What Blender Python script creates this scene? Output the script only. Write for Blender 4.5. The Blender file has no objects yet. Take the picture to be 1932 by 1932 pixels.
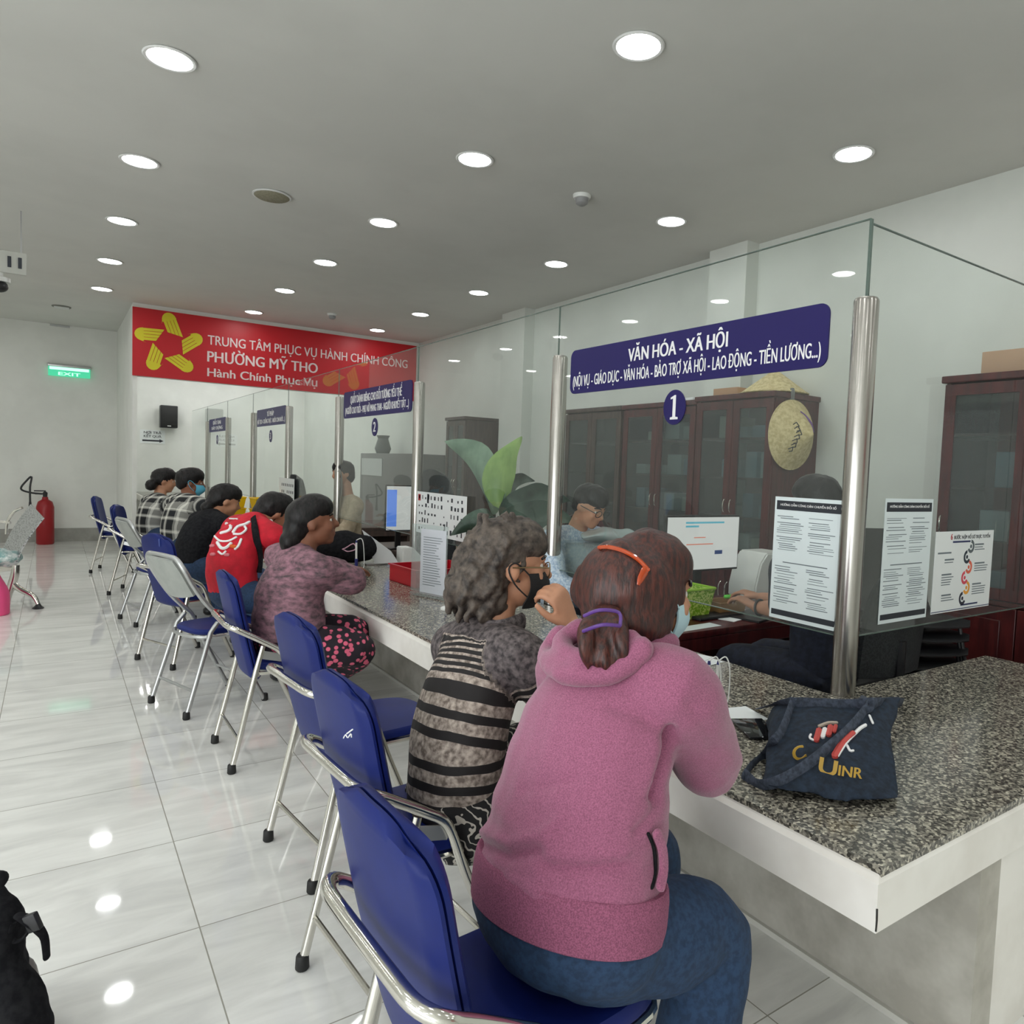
import bpy, bmesh, math, random
from mathutils import Vector as V, Matrix as M4, noise as mnoise, geometry
random.seed(7)
D = bpy.data; SC = bpy.context.scene; COL = SC.collection
# ---------------------------------------------------------------- camera, world, exposure
F_PX, YAW, PITCH, ROLL, CX, CY = 1365.4, 0.62276, -0.05748, 0.03896, 1080.0, 966.0
CAM = V((0, 0, 1.7))
FW = V((math.sin(YAW)*math.cos(PITCH), math.cos(YAW)*math.cos(PITCH), math.sin(PITCH)))
_r = V((math.cos(YAW), -math.sin(YAW), 0)); _u = _r.cross(FW)
RT = _r*math.cos(ROLL) + _u*math.sin(ROLL); UP = -_r*math.sin(ROLL) + _u*math.cos(ROLL)
cd = D.cameras.new('camera'); co = D.objects.new('camera', cd); COL.objects.link(co)
co.matrix_world = M4((( RT.x, UP.x, -FW.x, CAM.x), (RT.y, UP.y, -FW.y, CAM.y), (RT.z, UP.z, -FW.z, CAM.z), (0, 0, 0, 1)))
cd.sensor_width = 36; cd.lens = F_PX/1932*36; cd.shift_x = (966-CX)/1932; cd.shift_y = (CY-966)/1932
cd.clip_start = 0.05; cd.clip_end = 100
SC.camera = co
w = D.worlds.new('world'); SC.world = w; w.use_nodes = True
w.node_tree.nodes['Background'].inputs[0].default_value = (0.9, 0.95, 1, 1)
w.node_tree.nodes['Background'].inputs[1].default_value = 0.15
SC.view_settings.view_transform = 'Standard'; SC.view_settings.look = 'None'
SC.view_settings.exposure = -0.12; SC.view_settings.gamma = 1.0
LAMP = 51.0
try:
    SC.cycles.use_denoising = True; SC.cycles.max_bounces = 10; SC.cycles.transparent_max_bounces = 24
    SC.cycles.diffuse_bounces = 5; SC.cycles.glossy_bounces = 5
    SC.cycles.caustics_reflective = False; SC.cycles.caustics_refractive = False; SC.cycles.sample_clamp_indirect = 6
except Exception: pass

dl = D.lights.new('added_fill', 'AREA'); dl.shape = 'RECTANGLE'; dl.size = 8.2; dl.size_y = 2.7; dl.energy = 370; dl.color = (0.94, 0.98, 1.0)   # added fill from the unseen left side to brighten the counter apron
do = D.objects.new('added_fill', dl); COL.objects.link(do); do.location = (-5.35, -0.8, 1.9); do.rotation_euler = (math.radians(90), 0, math.radians(-90))

def ray(px, py): return FW + RT*((px-CX)/F_PX) - UP*((py-CY)/F_PX)
def at(px, py, x=None, y=None, z=None):          # the point of the place seen at a pixel, on a wall or floor plane
    d = ray(px, py)
    t = x/d.x if x is not None else (y/d.y if y is not None else (z-CAM.z)/d.z)
    return CAM + d*t
def P(px, py, d): return CAM + ray(px, py)*d

# ---------------------------------------------------------------- materials
MATS = {}
def nt(name):
    m = D.materials.new(name); m.use_nodes = True
    t = m.node_tree; b = t.nodes['Principled BSDF']
    return m, t, b
def N(t, typ, **kw):
    n = t.nodes.new(typ)
    for k, v in kw.items():
        if k in n.inputs: n.inputs[k].default_value = v
        else: setattr(n, k, v)
    return n
def c4(c): return (c[0], c[1], c[2], 1)
def srgb(r, g, b):
    f = lambda v: (v/255/12.92 if v <= 10 else ((v/255+0.055)/1.055)**2.4)
    return (f(r), f(g), f(b))
def mat(name, col, rough=0.5, metal=0.0, emit=None, es=0, coat=0, spec=None, bump=0, bscale=200, alpha=1):
    if name in MATS: return MATS[name]
    m, t, b = nt(name)
    b.inputs['Base Color'].default_value = c4(col); b.inputs['Roughness'].default_value = rough; b.inputs['Metallic'].default_value = metal
    if emit: b.inputs['Emission Color'].default_value = c4(emit); b.inputs['Emission Strength'].default_value = es
    if coat: b.inputs['Coat Weight'].default_value = coat
    if spec is not None: b.inputs['Specular IOR Level'].default_value = spec
    tc = N(t, 'ShaderNodeTexCoord'); n = N(t, 'ShaderNodeTexNoise', Scale=bscale, Detail=3.0)
    t.links.new(tc.outputs['Object'], n.inputs['Vector'])
    if bump:
        bp = N(t, 'ShaderNodeBump', Strength=bump, Distance=0.004)
        t.links.new(n.outputs['Fac'], bp.inputs['Height']); t.links.new(bp.outputs[0], b.inputs['Normal'])
    MATS[name] = m; return m
def mottled(name, c1, c2, scale, rough=0.8, detail=4, lo=0.4, hi=0.6, bump=0.0, stretch=(1, 1, 1), metal=0, bdist=0.004, sheen=0, tex='noise', spec=None):
    if name in MATS: return MATS[name]
    m, t, b = nt(name)
    tc = N(t, 'ShaderNodeTexCoord'); mp = N(t, 'ShaderNodeMapping'); mp.inputs['Scale'].default_value = stretch
    t.links.new(tc.outputs['Object'], mp.inputs['Vector'])
    if tex == 'voronoi':
        n = N(t, 'ShaderNodeTexVoronoi', Scale=scale); out = n.outputs['Distance']
    else:
        n = N(t, 'ShaderNodeTexNoise', Scale=scale, Detail=float(detail), Roughness=0.6); out = n.outputs['Fac']
    t.links.new(mp.outputs[0], n.inputs['Vector'])
    r = N(t, 'ShaderNodeValToRGB'); r.color_ramp.elements[0].position = lo; r.color_ramp.elements[1].position = hi
    r.color_ramp.elements[0].color = c4(c1); r.color_ramp.elements[1].color = c4(c2)
    t.links.new(out, r.inputs[0]); t.links.new(r.outputs[0], b.inputs['Base Color'])
    b.inputs['Roughness'].default_value = rough; b.inputs['Metallic'].default_value = metal
    if sheen: b.inputs['Sheen Weight'].default_value = sheen
    if spec is not None: b.inputs['Specular IOR Level'].default_value = spec
    if bump:
        bp = N(t, 'ShaderNodeBump', Strength=bump, Distance=bdist)
        t.links.new(out, bp.inputs['Height']); t.links.new(bp.outputs[0], b.inputs['Normal'])
    MATS[name] = m; return m

def floor_mat():
    m, t, b = nt('marble_tile')
    g = N(t, 'ShaderNodeTexCoord'); sx = N(t, 'ShaderNodeSeparateXYZ'); t.links.new(g.outputs['Object'], sx.inputs[0])
    def lines(out, off):
        a = N(t, 'ShaderNodeMath', operation='SUBTRACT'); t.links.new(out, a.inputs[0]); a.inputs[1].default_value = off
        d = N(t, 'ShaderNodeMath', operation='DIVIDE'); t.links.new(a.outputs[0], d.inputs[0]); d.inputs[1].default_value = 0.705
        fr = N(t, 'ShaderNodeMath', operation='FRACT'); t.links.new(d.outputs[0], fr.inputs[0])
        s = N(t, 'ShaderNodeMath', operation='SUBTRACT'); t.links.new(fr.outputs[0], s.inputs[0]); s.inputs[1].default_value = 0.5
        ab = N(t, 'ShaderNodeMath', operation='ABSOLUTE'); t.links.new(s.outputs[0], ab.inputs[0])
        gt = N(t, 'ShaderNodeMath', operation='GREATER_THAN'); t.links.new(ab.outputs[0], gt.inputs[0]); gt.inputs[1].default_value = 0.4968
        fl = N(t, 'ShaderNodeMath', operation='FLOOR'); t.links.new(d.outputs[0], fl.inputs[0])
        return gt.outputs[0], fl.outputs[0]
    lx, ix = lines(sx.outputs[0], 0.425); ly, iy = lines(sx.outputs[1], 4.21)
    mx = N(t, 'ShaderNodeMath', operation='MAXIMUM'); t.links.new(lx, mx.inputs[0]); t.links.new(ly, mx.inputs[1])
    cmb = N(t, 'ShaderNodeCombineXYZ'); t.links.new(ix, cmb.inputs[0]); t.links.new(iy, cmb.inputs[1])
    wn = N(t, 'ShaderNodeTexWhiteNoise'); t.links.new(cmb.outputs[0], wn.inputs['Vector'])
    sc = N(t, 'ShaderNodeVectorMath', operation='SCALE'); sc.inputs['Scale'].default_value = 30; t.links.new(wn.outputs['Color'], sc.inputs[0])
    ad = N(t, 'ShaderNodeVectorMath', operation='ADD'); t.links.new(sc.outputs[0], ad.inputs[0]); t.links.new(g.outputs['Object'], ad.inputs[1])
    mp = N(t, 'ShaderNodeMapping'); mp.inputs['Scale'].default_value = (1.2, 5.0, 1); mp.inputs['Rotation'].default_value = (0, 0, 0.15); t.links.new(ad.outputs[0], mp.inputs[0])
    n = N(t, 'ShaderNodeTexNoise', Scale=1.6, Detail=7.0, Roughness=0.55, Distortion=0.6); t.links.new(mp.outputs[0], n.inputs['Vector'])
    r = N(t, 'ShaderNodeValToRGB'); e = r.color_ramp.elements
    e[0].position = 0.3; e[0].color = c4(srgb(214, 214, 211)); e[1].position = 0.62; e[1].color = c4(srgb(238, 238, 234))
    k = r.color_ramp.elements.new(0.45); k.color = c4(srgb(226, 226, 222))
    t.links.new(n.outputs['Fac'], r.inputs[0])
    mix = N(t, 'ShaderNodeMix', data_type='RGBA'); t.links.new(mx.outputs[0], mix.inputs[0]); t.links.new(r.outputs[0], mix.inputs[6])
    mix.inputs[7].default_value = c4(srgb(160, 158, 148)); t.links.new(mix.outputs[2], b.inputs['Base Color'])
    b.inputs['Roughness'].default_value = 0.045; b.inputs['Specular IOR Level'].default_value = 0.5
    n2 = N(t, 'ShaderNodeTexNoise', Scale=5.0, Detail=1.0); t.links.new(g.outputs['Object'], n2.inputs['Vector'])
    bp = N(t, 'ShaderNodeBump', Strength=0.03, Distance=0.01); t.links.new(n2.outputs['Fac'], bp.inputs['Height']); t.links.new(bp.outputs[0], b.inputs['Normal'])
    return m
def glass_mat(name='clear_glass', tint=(0.965, 0.985, 0.975), refl=1.0, haze=0.022):
    m = D.materials.new(name); m.use_nodes = True; t = m.node_tree; t.nodes.clear()
    o = N(t, 'ShaderNodeOutputMaterial'); tr = N(t, 'ShaderNodeBsdfTransparent'); tr.inputs[0].default_value = c4(tint)
    gl = N(t, 'ShaderNodeBsdfGlossy'); gl.inputs['Roughness'].default_value = 0.02; gl.inputs[0].default_value = (refl, refl, refl, 1)
    df = N(t, 'ShaderNodeBsdfDiffuse'); df.inputs[0].default_value = (0.75, 0.8, 0.78, 1)
    fr = N(t, 'ShaderNodeFresnel'); fr.inputs[0].default_value = 1.42
    m1 = N(t, 'ShaderNodeMixShader'); m1.inputs[0].default_value = haze
    t.links.new(tr.outputs[0], m1.inputs[1]); t.links.new(df.outputs[0], m1.inputs[2])
    ge = N(t, 'ShaderNodeNewGeometry'); iv = N(t, 'ShaderNodeMath', operation='SUBTRACT'); iv.inputs[0].default_value = 1; t.links.new(ge.outputs['Backfacing'], iv.inputs[1])
    mu = N(t, 'ShaderNodeMath', operation='MULTIPLY'); t.links.new(fr.outputs[0], mu.inputs[0]); t.links.new(iv.outputs[0], mu.inputs[1])
    m2 = N(t, 'ShaderNodeMixShader'); t.links.new(mu.outputs[0], m2.inputs[0]); t.links.new(m1.outputs[0], m2.inputs[1]); t.links.new(gl.outputs[0], m2.inputs[2])
    t.links.new(m2.outputs[0], o.inputs[0]); MATS[name] = m; return m
def granite_mat():
    m, t, b = nt('speckled_granite')
    tc = N(t, 'ShaderNodeTexCoord')
    v = N(t, 'ShaderNodeTexVoronoi', Scale=125.0); t.links.new(tc.outputs['Object'], v.inputs['Vector'])
    n = N(t, 'ShaderNodeTexNoise', Scale=60.0, Detail=4.0, Roughness=0.7); t.links.new(tc.outputs['Object'], n.inputs['Vector'])
    s = N(t, 'ShaderNodeSeparateColor'); t.links.new(v.outputs['Color'], s.inputs[0])
    a = N(t, 'ShaderNodeMath', operation='ADD'); t.links.new(s.outputs[0], a.inputs[0]); t.links.new(n.outputs['Fac'], a.inputs[1])
    h = N(t, 'ShaderNodeMath', operation='MULTIPLY'); t.links.new(a.outputs[0], h.inputs[0]); h.inputs[1].default_value = 0.5
    r = N(t, 'ShaderNodeValToRGB'); r.color_ramp.interpolation = 'LINEAR'; e = r.color_ramp.elements
    e[0].position = 0.3; e[0].color = c4(srgb(60, 58, 53)); e[1].position = 0.82; e[1].color = c4(srgb(226, 220, 200))
    for p, c in ((0.45, (92, 89, 82)), (0.56, (132, 128, 118)), (0.66, (158, 153, 139))):
        q = r.color_ramp.elements.new(p); q.color = c4(srgb(*c))
    t.links.new(h.outputs[0], r.inputs[0]); t.links.new(r.outputs[0], b.inputs['Base Color'])
    b.inputs['Roughness'].default_value = 0.16
    return m
def skin(name, c):
    return mottled(name, tuple(x*0.88 for x in c), c, 18, rough=0.55, lo=0.3, hi=0.7, bump=0.1, bdist=0.002)
def attr_mat(name, build, rough=0.85):
    m, t, b = nt(name); b.inputs['Roughness'].default_value = rough
    build(t, b); MATS[name] = m; return m

WALL = mottled('wall_paint', srgb(226, 227, 222), srgb(233, 234, 229), 1.3, rough=0.75)
CEIL = mottled('ceiling_paint', srgb(206, 206, 201), srgb(212, 212, 207), 0.7, rough=0.85)
STEEL = mottled('brushed_steel', (0.36, 0.345, 0.32), (0.46, 0.44, 0.41), 12, rough=0.24, metal=1, stretch=(3, 3, 0.1))
CHROME = mat('chrome_tube', (0.70, 0.68, 0.63), 0.14, 1.0, bump=0.02, bscale=9)
GREYMETAL = mat('grey_metal', (0.52, 0.53, 0.53), 0.3, 0.8, bump=0.02)
BLUEV = mottled('blue_vinyl', srgb(17, 30, 92), srgb(22, 37, 106), 5, rough=0.45, lo=0.3, hi=0.7, bump=0.08, bdist=0.003, spec=0.22)
GREYV = mottled('grey_vinyl', srgb(150, 154, 150), srgb(162, 166, 161), 7, rough=0.5, bump=0.06)
RUBBER = mat('black_rubber', (0.012, 0.012, 0.012), 0.6, bump=0.1)
BLACK = mat('black_plastic', (0.014, 0.014, 0.016), 0.4, bump=0.04)
DARKCLOTH = mottled('black_cloth', (0.008, 0.008, 0.010), (0.016, 0.016, 0.018), 40, rough=0.9, bump=0.2, spec=0.12)
WHITEP = mat('white_plastic', srgb(228, 229, 226), 0.35, bump=0.02)
PAPER = mat('white_paper', srgb(232, 236, 236), 0.6, bump=0.02)
PAPERB = mat('pale_blue_paper', srgb(222, 232, 234), 0.5, bump=0.02)
INK = mat('dark_print', srgb(40, 44, 52), 0.6, bump=0.01)
INKG = mat('grey_print', srgb(108, 118, 124), 0.6, bump=0.01)
NAVYSIGN = mat('navy_vinyl_sign', srgb(36, 29, 92), 0.4, bump=0.01, spec=0.25)
WHITEL = mat('white_lettering', srgb(240, 240, 240), 0.5, bump=0.01)
REDSIGN = mat('red_banner', srgb(190, 22, 34), 0.45, bump=0.01)
YELLOWP = mat('yellow_print', srgb(214, 202, 40), 0.5, bump=0.01)
GRANITE = granite_mat()
PLASTER = mottled('counter_plaster', srgb(226, 222, 215), srgb(236, 233, 227), 3, rough=0.7, bump=0.15, bdist=0.002)
PLASTERG = mottled('counter_plaster_shaded', srgb(168, 164, 154), srgb(196, 193, 184), 5, rough=0.75, lo=0.35, hi=0.65, bump=0.15, bdist=0.002)  # counter plaster greyed: shade under the overhang put into the colour
GLASS = glass_mat()
CABGLASS = glass_mat('cabinet_glass', (0.62, 0.68, 0.68), 0.9, 0.05)
PLASTICCLEAR = glass_mat('clear_plastic', (0.86, 0.9, 0.9), 0.8, 0.18)
WOOD = mottled('dark_red_wood', srgb(62, 20, 22), srgb(84, 30, 30), 3, rough=0.3, stretch=(8, 8, 1), bump=0.03)
WOODB = mottled('dark_brown_wood', srgb(62, 50, 46), srgb(80, 64, 58), 3, rough=0.35, stretch=(8, 8, 1), bump=0.03)
WOODI = mat('cabinet_inside', srgb(120, 112, 104), 0.6, bump=0.02)
FLOOR = floor_mat()

# ---------------------------------------------------------------- mesh helpers
def NB(): return bmesh.new()
def rotz(a): return M4.Rotation(a, 3, 'Z')
def box(bm, c, s, R=None, bev=0.0, seg=2):
    c = V(c); R = R or M4.Identity(3); t = bmesh.new()
    bmesh.ops.create_cube(t, size=1)
    for v in t.verts: v.co = V((v.co.x*s[0], v.co.y*s[1], v.co.z*s[2]))
    if bev: bmesh.ops.bevel(t, geom=list(t.edges), offset=bev, segments=seg, affect='EDGES', profile=0.5)
    for v in t.verts: v.co = R @ v.co + c
    merge(bm, t)
def box2(bm, a, b, bev=0.0, seg=2):
    return box(bm, [(a[i]+b[i])/2 for i in range(3)], [abs(b[i]-a[i]) for i in range(3)], None, bev, seg)
def frames(pts, closed=False, upv=None):
    n = len(pts); T = []
    for i in range(n):
        if closed: t = pts[(i+1) % n]-pts[i-1]
        else: t = pts[min(i+1, n-1)]-pts[max(i-1, 0)]
        T.append(t.normalized() if t.length > 1e-9 else V((0, 0, 1)))
    a = upv or (V((0, 0, 1)) if abs(T[0].z) < 0.9 else V((1, 0, 0)))
    fr = []
    for t in T:
        s = a - t*a.dot(t)
        if s.length < 1e-4: s = t.orthogonal()
        s.normalize(); fr.append((s, t.cross(s))); 
        if upv is None: a = s
    return fr
def smooth_pts(pts, k=6, closed=False):
    pts = [V(p) for p in pts]; n = len(pts); out = []
    for i in range(n if closed else n-1):
        p0 = pts[(i-1) % n] if (closed or i) else pts[0]; p1 = pts[i]; p2 = pts[(i+1) % n]
        p3 = pts[(i+2) % n] if (closed or i+2 < n) else pts[-1]
        for j in range(k):
            t = j/k
            out.append(0.5*((2*p1)+(p2-p0)*t+(2*p0-5*p1+4*p2-p3)*t*t+(3*p1-p0-3*p2+p3)*t**3))
    if not closed: out.append(pts[-1])
    return out
def lerp_list(vals, k, n):
    out = []
    for i in range(n-1):
        for j in range(k):
            a, b = vals[i], vals[i+1]; t = j/k; t = t*t*(3-2*t)
            out.append(tuple(x+(y-x)*t for x, y in zip(a, b)) if isinstance(a, tuple) else a+(b-a)*t)
    out.append(vals[-1]); return out
def tube(bm, pts, r, seg=10, sm=0, closed=False, caps=True, upv=None, round_ends=False, jit=None):
    n0 = len(pts); pts = [V(p) for p in pts]
    rs = list(r) if isinstance(r, list) else [r]*n0      # list = per point, tuple = ellipse
    rs = [(x, x) if not isinstance(x, tuple) else x for x in rs]
    if sm: 
        pts = smooth_pts(pts, sm, closed); rs = lerp_list(rs, sm, n0) if not closed else [rs[0]]*len(pts)
    if round_ends and not closed:
        d0 = (pts[0]-pts[1]).normalized(); d1 = (pts[-1]-pts[-2]).normalized()
        A = []; AR = []; Bp = []; BR = []
        for q in (0.12, 0.4, 0.75):
            h = math.sqrt(max(0, 1-(1-q)**2)); m = sum(rs[0])/2
            A.append(pts[0]+d0*m*(1-q)); AR.append((rs[0][0]*h, rs[0][1]*h))
            m = sum(rs[-1])/2; Bp.insert(0, pts[-1]+d1*m*(1-q)); BR.insert(0, (rs[-1][0]*h, rs[-1][1]*h))
        pts = A+pts+Bp; rs = AR+rs+BR
    fr = frames(pts, closed, upv); rings = []
    for i, p in enumerate(pts):
        s, b2 = fr[i]; ring = []
        for k in range(seg):
            a = 2*math.pi*k/seg
            ring.append(bm.verts.new(p+s*math.cos(a)*rs[i][0]+b2*math.sin(a)*rs[i][1]))
        rings.append(ring)
    m = len(rings)
    for i in range(m if closed else m-1):
        A, B = rings[i], rings[(i+1) % m]
        for k in range(seg): bm.faces.new((A[k], A[(k+1) % seg], B[(k+1) % seg], B[k]))
    if caps and not closed:
        bm.faces.new(rings[0][::-1]); bm.faces.new(rings[-1])
def lathe(bm, prof, c=(0, 0, 0), R=None, seg=28):
    R = R or M4.Identity(3); c = V(c); rings = []
    for r, z in prof:
        rings.append([bm.verts.new(c+R@V((max(r, 1e-5)*math.cos(2*math.pi*k/seg), max(r, 1e-5)*math.sin(2*math.pi*k/seg), z))) for k in range(seg)])
    for A, B in zip(rings, rings[1:]):
        for k in range(seg): bm.faces.new((A[k], A[(k+1) % seg], B[(k+1) % seg], B[k]))
    bm.faces.new(rings[0][::-1]); bm.faces.new(rings[-1])
def axis_R(f, u=V((0, 0, 1))):                    # columns: forward, left, up
    f = V(f).normalized(); l = V(u).cross(f).normalized(); u2 = f.cross(l)
    return M4((f, l, u2)).transposed()
def ball(bm, c, r, R=None, seg=18):
    R = R or M4.Identity(3); r = (r, r, r) if not isinstance(r, (tuple, list)) else r
    g = bmesh.ops.create_uvsphere(bm, u_segments=seg, v_segments=max(8, seg*2//3), radius=1)
    for v in g['verts']: v.co = R @ V((v.co.x*r[0], v.co.y*r[1], v.co.z*r[2])) + V(c)
def prism(bm, poly, o, ux, uy, depth, both=False):     # polygon in a plane pushed along its normal
    o, ux, uy = V(o), V(ux), V(uy); n = ux.cross(uy).normalized()*depth
    a = [bm.verts.new(o+ux*p[0]+uy*p[1]) for p in poly]; b = [bm.verts.new(v.co+n) for v in a]
    k = len(a)
    bm.faces.new(a[::-1]); bm.faces.new(b)
    for i in range(k): bm.faces.new((a[i], a[(i+1) % k], b[(i+1) % k], b[i]))
def rrect(w, h, r, seg=6, x0=0, y0=0):
    out = []
    for cx_, cy_, a0 in ((w-r, h-r, 0), (r, h-r, 90), (r, r, 180), (w-r, r, 270)):
        for i in range(seg+1):
            a = math.radians(a0+90*i/seg); out.append((x0+cx_+r*math.cos(a), y0+cy_+r*math.sin(a)))
    return out
def sheet(bm, rows):                                  # grid of points -> surface
    g = [[bm.verts.new(V(p)) for p in r] for r in rows]
    for i in range(len(g)-1):
        for j in range(len(g[0])-1): bm.faces.new((g[i][j], g[i][j+1], g[i+1][j+1], g[i+1][j]))
def slab(bm, rows, th):                               # grid surface given thickness
    sheet(bm, rows); bm.normal_update()
    bmesh.ops.solidify(bm, geom=list(bm.faces), thickness=th)

def finish(me, smooth_angle):
    if smooth_angle is None: return
    me.polygons.foreach_set('use_smooth', [True]*len(me.polygons))
    try: me.set_sharp_from_angle(angle=math.radians(smooth_angle))
    except Exception: pass
def obj(name, bm, m, parent=None, ang=40, world=True, rn=True):
    me = D.meshes.new(name)
    if rn: bmesh.ops.recalc_face_normals(bm, faces=bm.faces)
    if parent is not None and world:
        p = parent; mw = p.matrix_basis.copy()
        while p.parent: p = p.parent; mw = p.matrix_basis @ mw
        bmesh.ops.transform(bm, matrix=mw.inverted(), verts=bm.verts)
    bm.to_mesh(me); bm.free(); finish(me, ang)
    o = D.objects.new(name, me); me.materials.append(m); COL.objects.link(o)
    if parent is not None: o.parent = parent
    return o
def thing(name, label, cat, loc=(0, 0, 0), rz=0, group=None):
    o = D.objects.new(name, None); COL.objects.link(o); o.empty_display_size = 0.1
    o.location = loc; o.rotation_euler = (0, 0, rz); o['label'] = label; o['category'] = cat
    o.matrix_basis = M4.Translation(V(loc)) @ M4.Rotation(rz, 4, 'Z')
    if group: o['group'] = group
    return o
def solo(name, bm, m, label, cat, group=None, ang=40):    # a thing that is one mesh; origin at its base
    xs = [v.co for v in bm.verts]
    b = V(((min(v.x for v in xs)+max(v.x for v in xs))/2, (min(v.y for v in xs)+max(v.y for v in xs))/2, min(v.z for v in xs)))
    bmesh.ops.translate(bm, vec=-b, verts=bm.verts)
    o = obj(name, bm, m, None, ang); o.location = b; o.matrix_basis = M4.Translation(b)
    o['label'] = label; o['category'] = cat
    if group: o['group'] = group
    return o
def struct(name, bm, m, ang=30, parent=None):
    o = obj(name, bm, m, parent, ang)
    if parent is None: o['kind'] = 'structure'
    return o
def lab(o, s): o['label'] = s; return o
def remesh(name, bm, m, vox, it, parent, disp=None, attr=None):
    me = D.meshes.new('tmp'); bmesh.ops.recalc_face_normals(bm, faces=bm.faces); bm.to_mesh(me); bm.free()
    o = D.objects.new('tmp', me); COL.objects.link(o)
    r = o.modifiers.new('r', 'REMESH'); r.mode = 'VOXEL'; r.voxel_size = vox; r.use_smooth_shade = True
    s = o.modifiers.new('s', 'SMOOTH'); s.iterations = it; s.factor = 0.5
    bpy.context.view_layer.update()
    ev = o.evaluated_get(bpy.context.evaluated_depsgraph_get()); me2 = D.meshes.new_from_object(ev)
    D.objects.remove(o); D.meshes.remove(me)
    b2 = bmesh.new(); b2.from_mesh(me2); D.meshes.remove(me2)
    if disp:
        b2.normal_update(); off = [(v, v.normal.copy(), disp(v.co, v.normal)) for v in b2.verts]
        for v, n, k in off: v.co = v.co + (n*k if isinstance(k, float) else k)
    vals = [attr(v.co) for v in b2.verts] if attr else None
    ob = obj(name, b2, m, parent, None, rn=False); finish(ob.data, 180)
    if vals:
        for i, an in enumerate(('pa', 'pb', 'pc')):
            if len(vals[0]) > i:
                A = ob.data.attributes.new(an, 'FLOAT', 'POINT'); A.data.foreach_set('value', [x[i] for x in vals])
    return ob
FONT_CACHE = {}
def text_bm(s, o, ux, uy, w=None, h=0.1, depth=0.002, bold=0.0, align='C', stretch=None):
    """Lettering as solid letters in the plane (o; ux, uy): h is the cap height, w the full width when given."""
    cu = D.curves.new('t', 'FONT'); cu.body = s; cu.size = 1; cu.resolution_u = 3
    ob = D.objects.new('t', cu); COL.objects.link(ob); bpy.context.view_layer.update()
    cv = ob.to_curve(bpy.context.evaluated_depsgraph_get()); loops = []
    for sp in cv.splines:
        q = []; bp = list(sp.bezier_points); n = len(bp)
        for i in range(n):
            p, r = bp[i], bp[(i+1) % n]; st = (p.handle_right-p.co).cross(r.co-p.co).length+(r.handle_left-p.co).cross(r.co-p.co).length
            k = 1 if st < 1e-5 else 4
            q += [t_.to_2d() for t_ in geometry.interpolate_bezier(p.co, p.handle_right, r.handle_left, r.co, k+1)[:-1]]
        o_ = [q[i] for i in range(len(q)) if (q[i]-q[i-1]).length > 1e-5]
        if len(o_) > 2: loops.append(o_)
    ob.to_curve_clear(); D.objects.remove(ob); D.curves.remove(cu)
    area = lambda l: sum(l[i-1].x*l[i].y-l[i].x*l[i-1].y for i in range(len(l)))/2
    def inside(p, l):
        c = False
        for i in range(len(l)):
            u, v = l[i-1], l[i]
            if (u.y > p.y) != (v.y > p.y) and p.x < (v.x-u.x)*(p.y-u.y)/(v.y-u.y)+u.x: c = not c
        return c
    bm = bmesh.new()
    if not loops: return bm
    hole_of = {}
    for i, l in enumerate(loops):
        cs = [j for j, o_ in enumerate(loops) if j != i and area(o_)*area(l) < 0 and abs(area(o_)) > abs(area(l)) and all(inside(p, o_) for p in l[::3])]
        if cs: hole_of[i] = min(cs, key=lambda j: abs(area(loops[j])))
    lay = 0
    for i, l in enumerate(loops):
        if i in hole_of: continue
        hs = [loops[j] for j in hole_of if hole_of[j] == i]
        flat = [p for q in [l]+hs for p in q]
        tri = geometry.tessellate_polygon([[p.to_3d() for p in q] for q in [l]+hs])
        for dx in ((-bold*0.8, 0, bold*0.8) if bold else (0,)):
            lay += 1; vs = [bm.verts.new((p.x+dx, p.y, 0.0001*(lay % 7))) for p in flat]
            for t_ in tri:
                try: bm.faces.new([vs[i] for i in t_])
                except ValueError: pass
    if not bm.verts: return bm
    x0 = min(v.co.x for v in bm.verts); x1 = max(v.co.x for v in bm.verts); sx = (w/(x1-x0)) if w else h/0.72
    sy = h/0.72; W = (x1-x0)*sx; ox = {'C': -W/2, 'L': 0, 'R': -W}[align]
    ux, uy, o = V(ux).normalized(), V(uy).normalized(), V(o); n = ux.cross(uy)
    for v in bm.verts: v.co = o+ux*((v.co.x-x0)*sx+ox)+uy*(v.co.y*sy)+n*(v.co.z+depth)
    bm.normal_update(); bmesh.ops.solidify(bm, geom=list(bm.faces), thickness=depth)
    return bm
def merge(bm, other):
    me = D.meshes.new('m'); other.to_mesh(me); other.free(); bm.from_mesh(me); D.meshes.remove(me)
def dup(root, loc, rz, label, group=None):
    r = root.copy(); COL.objects.link(r); r.location = loc; r.rotation_euler = (0, 0, rz); r['label'] = label
    r.matrix_basis = M4.Translation(V(loc)) @ M4.Rotation(rz, 4, 'Z')
    if group: r['group'] = group
    for ch in list(root.children):
        c = ch.copy(); COL.objects.link(c); c.parent = r
        for g in list(ch.children):
            d = g.copy(); COL.objects.link(d); d.parent = c
    return r
ORD = ['first', 'second', 'third', 'fourth', 'fifth', 'sixth', 'seventh', 'eighth', 'ninth', 'tenth']

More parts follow.
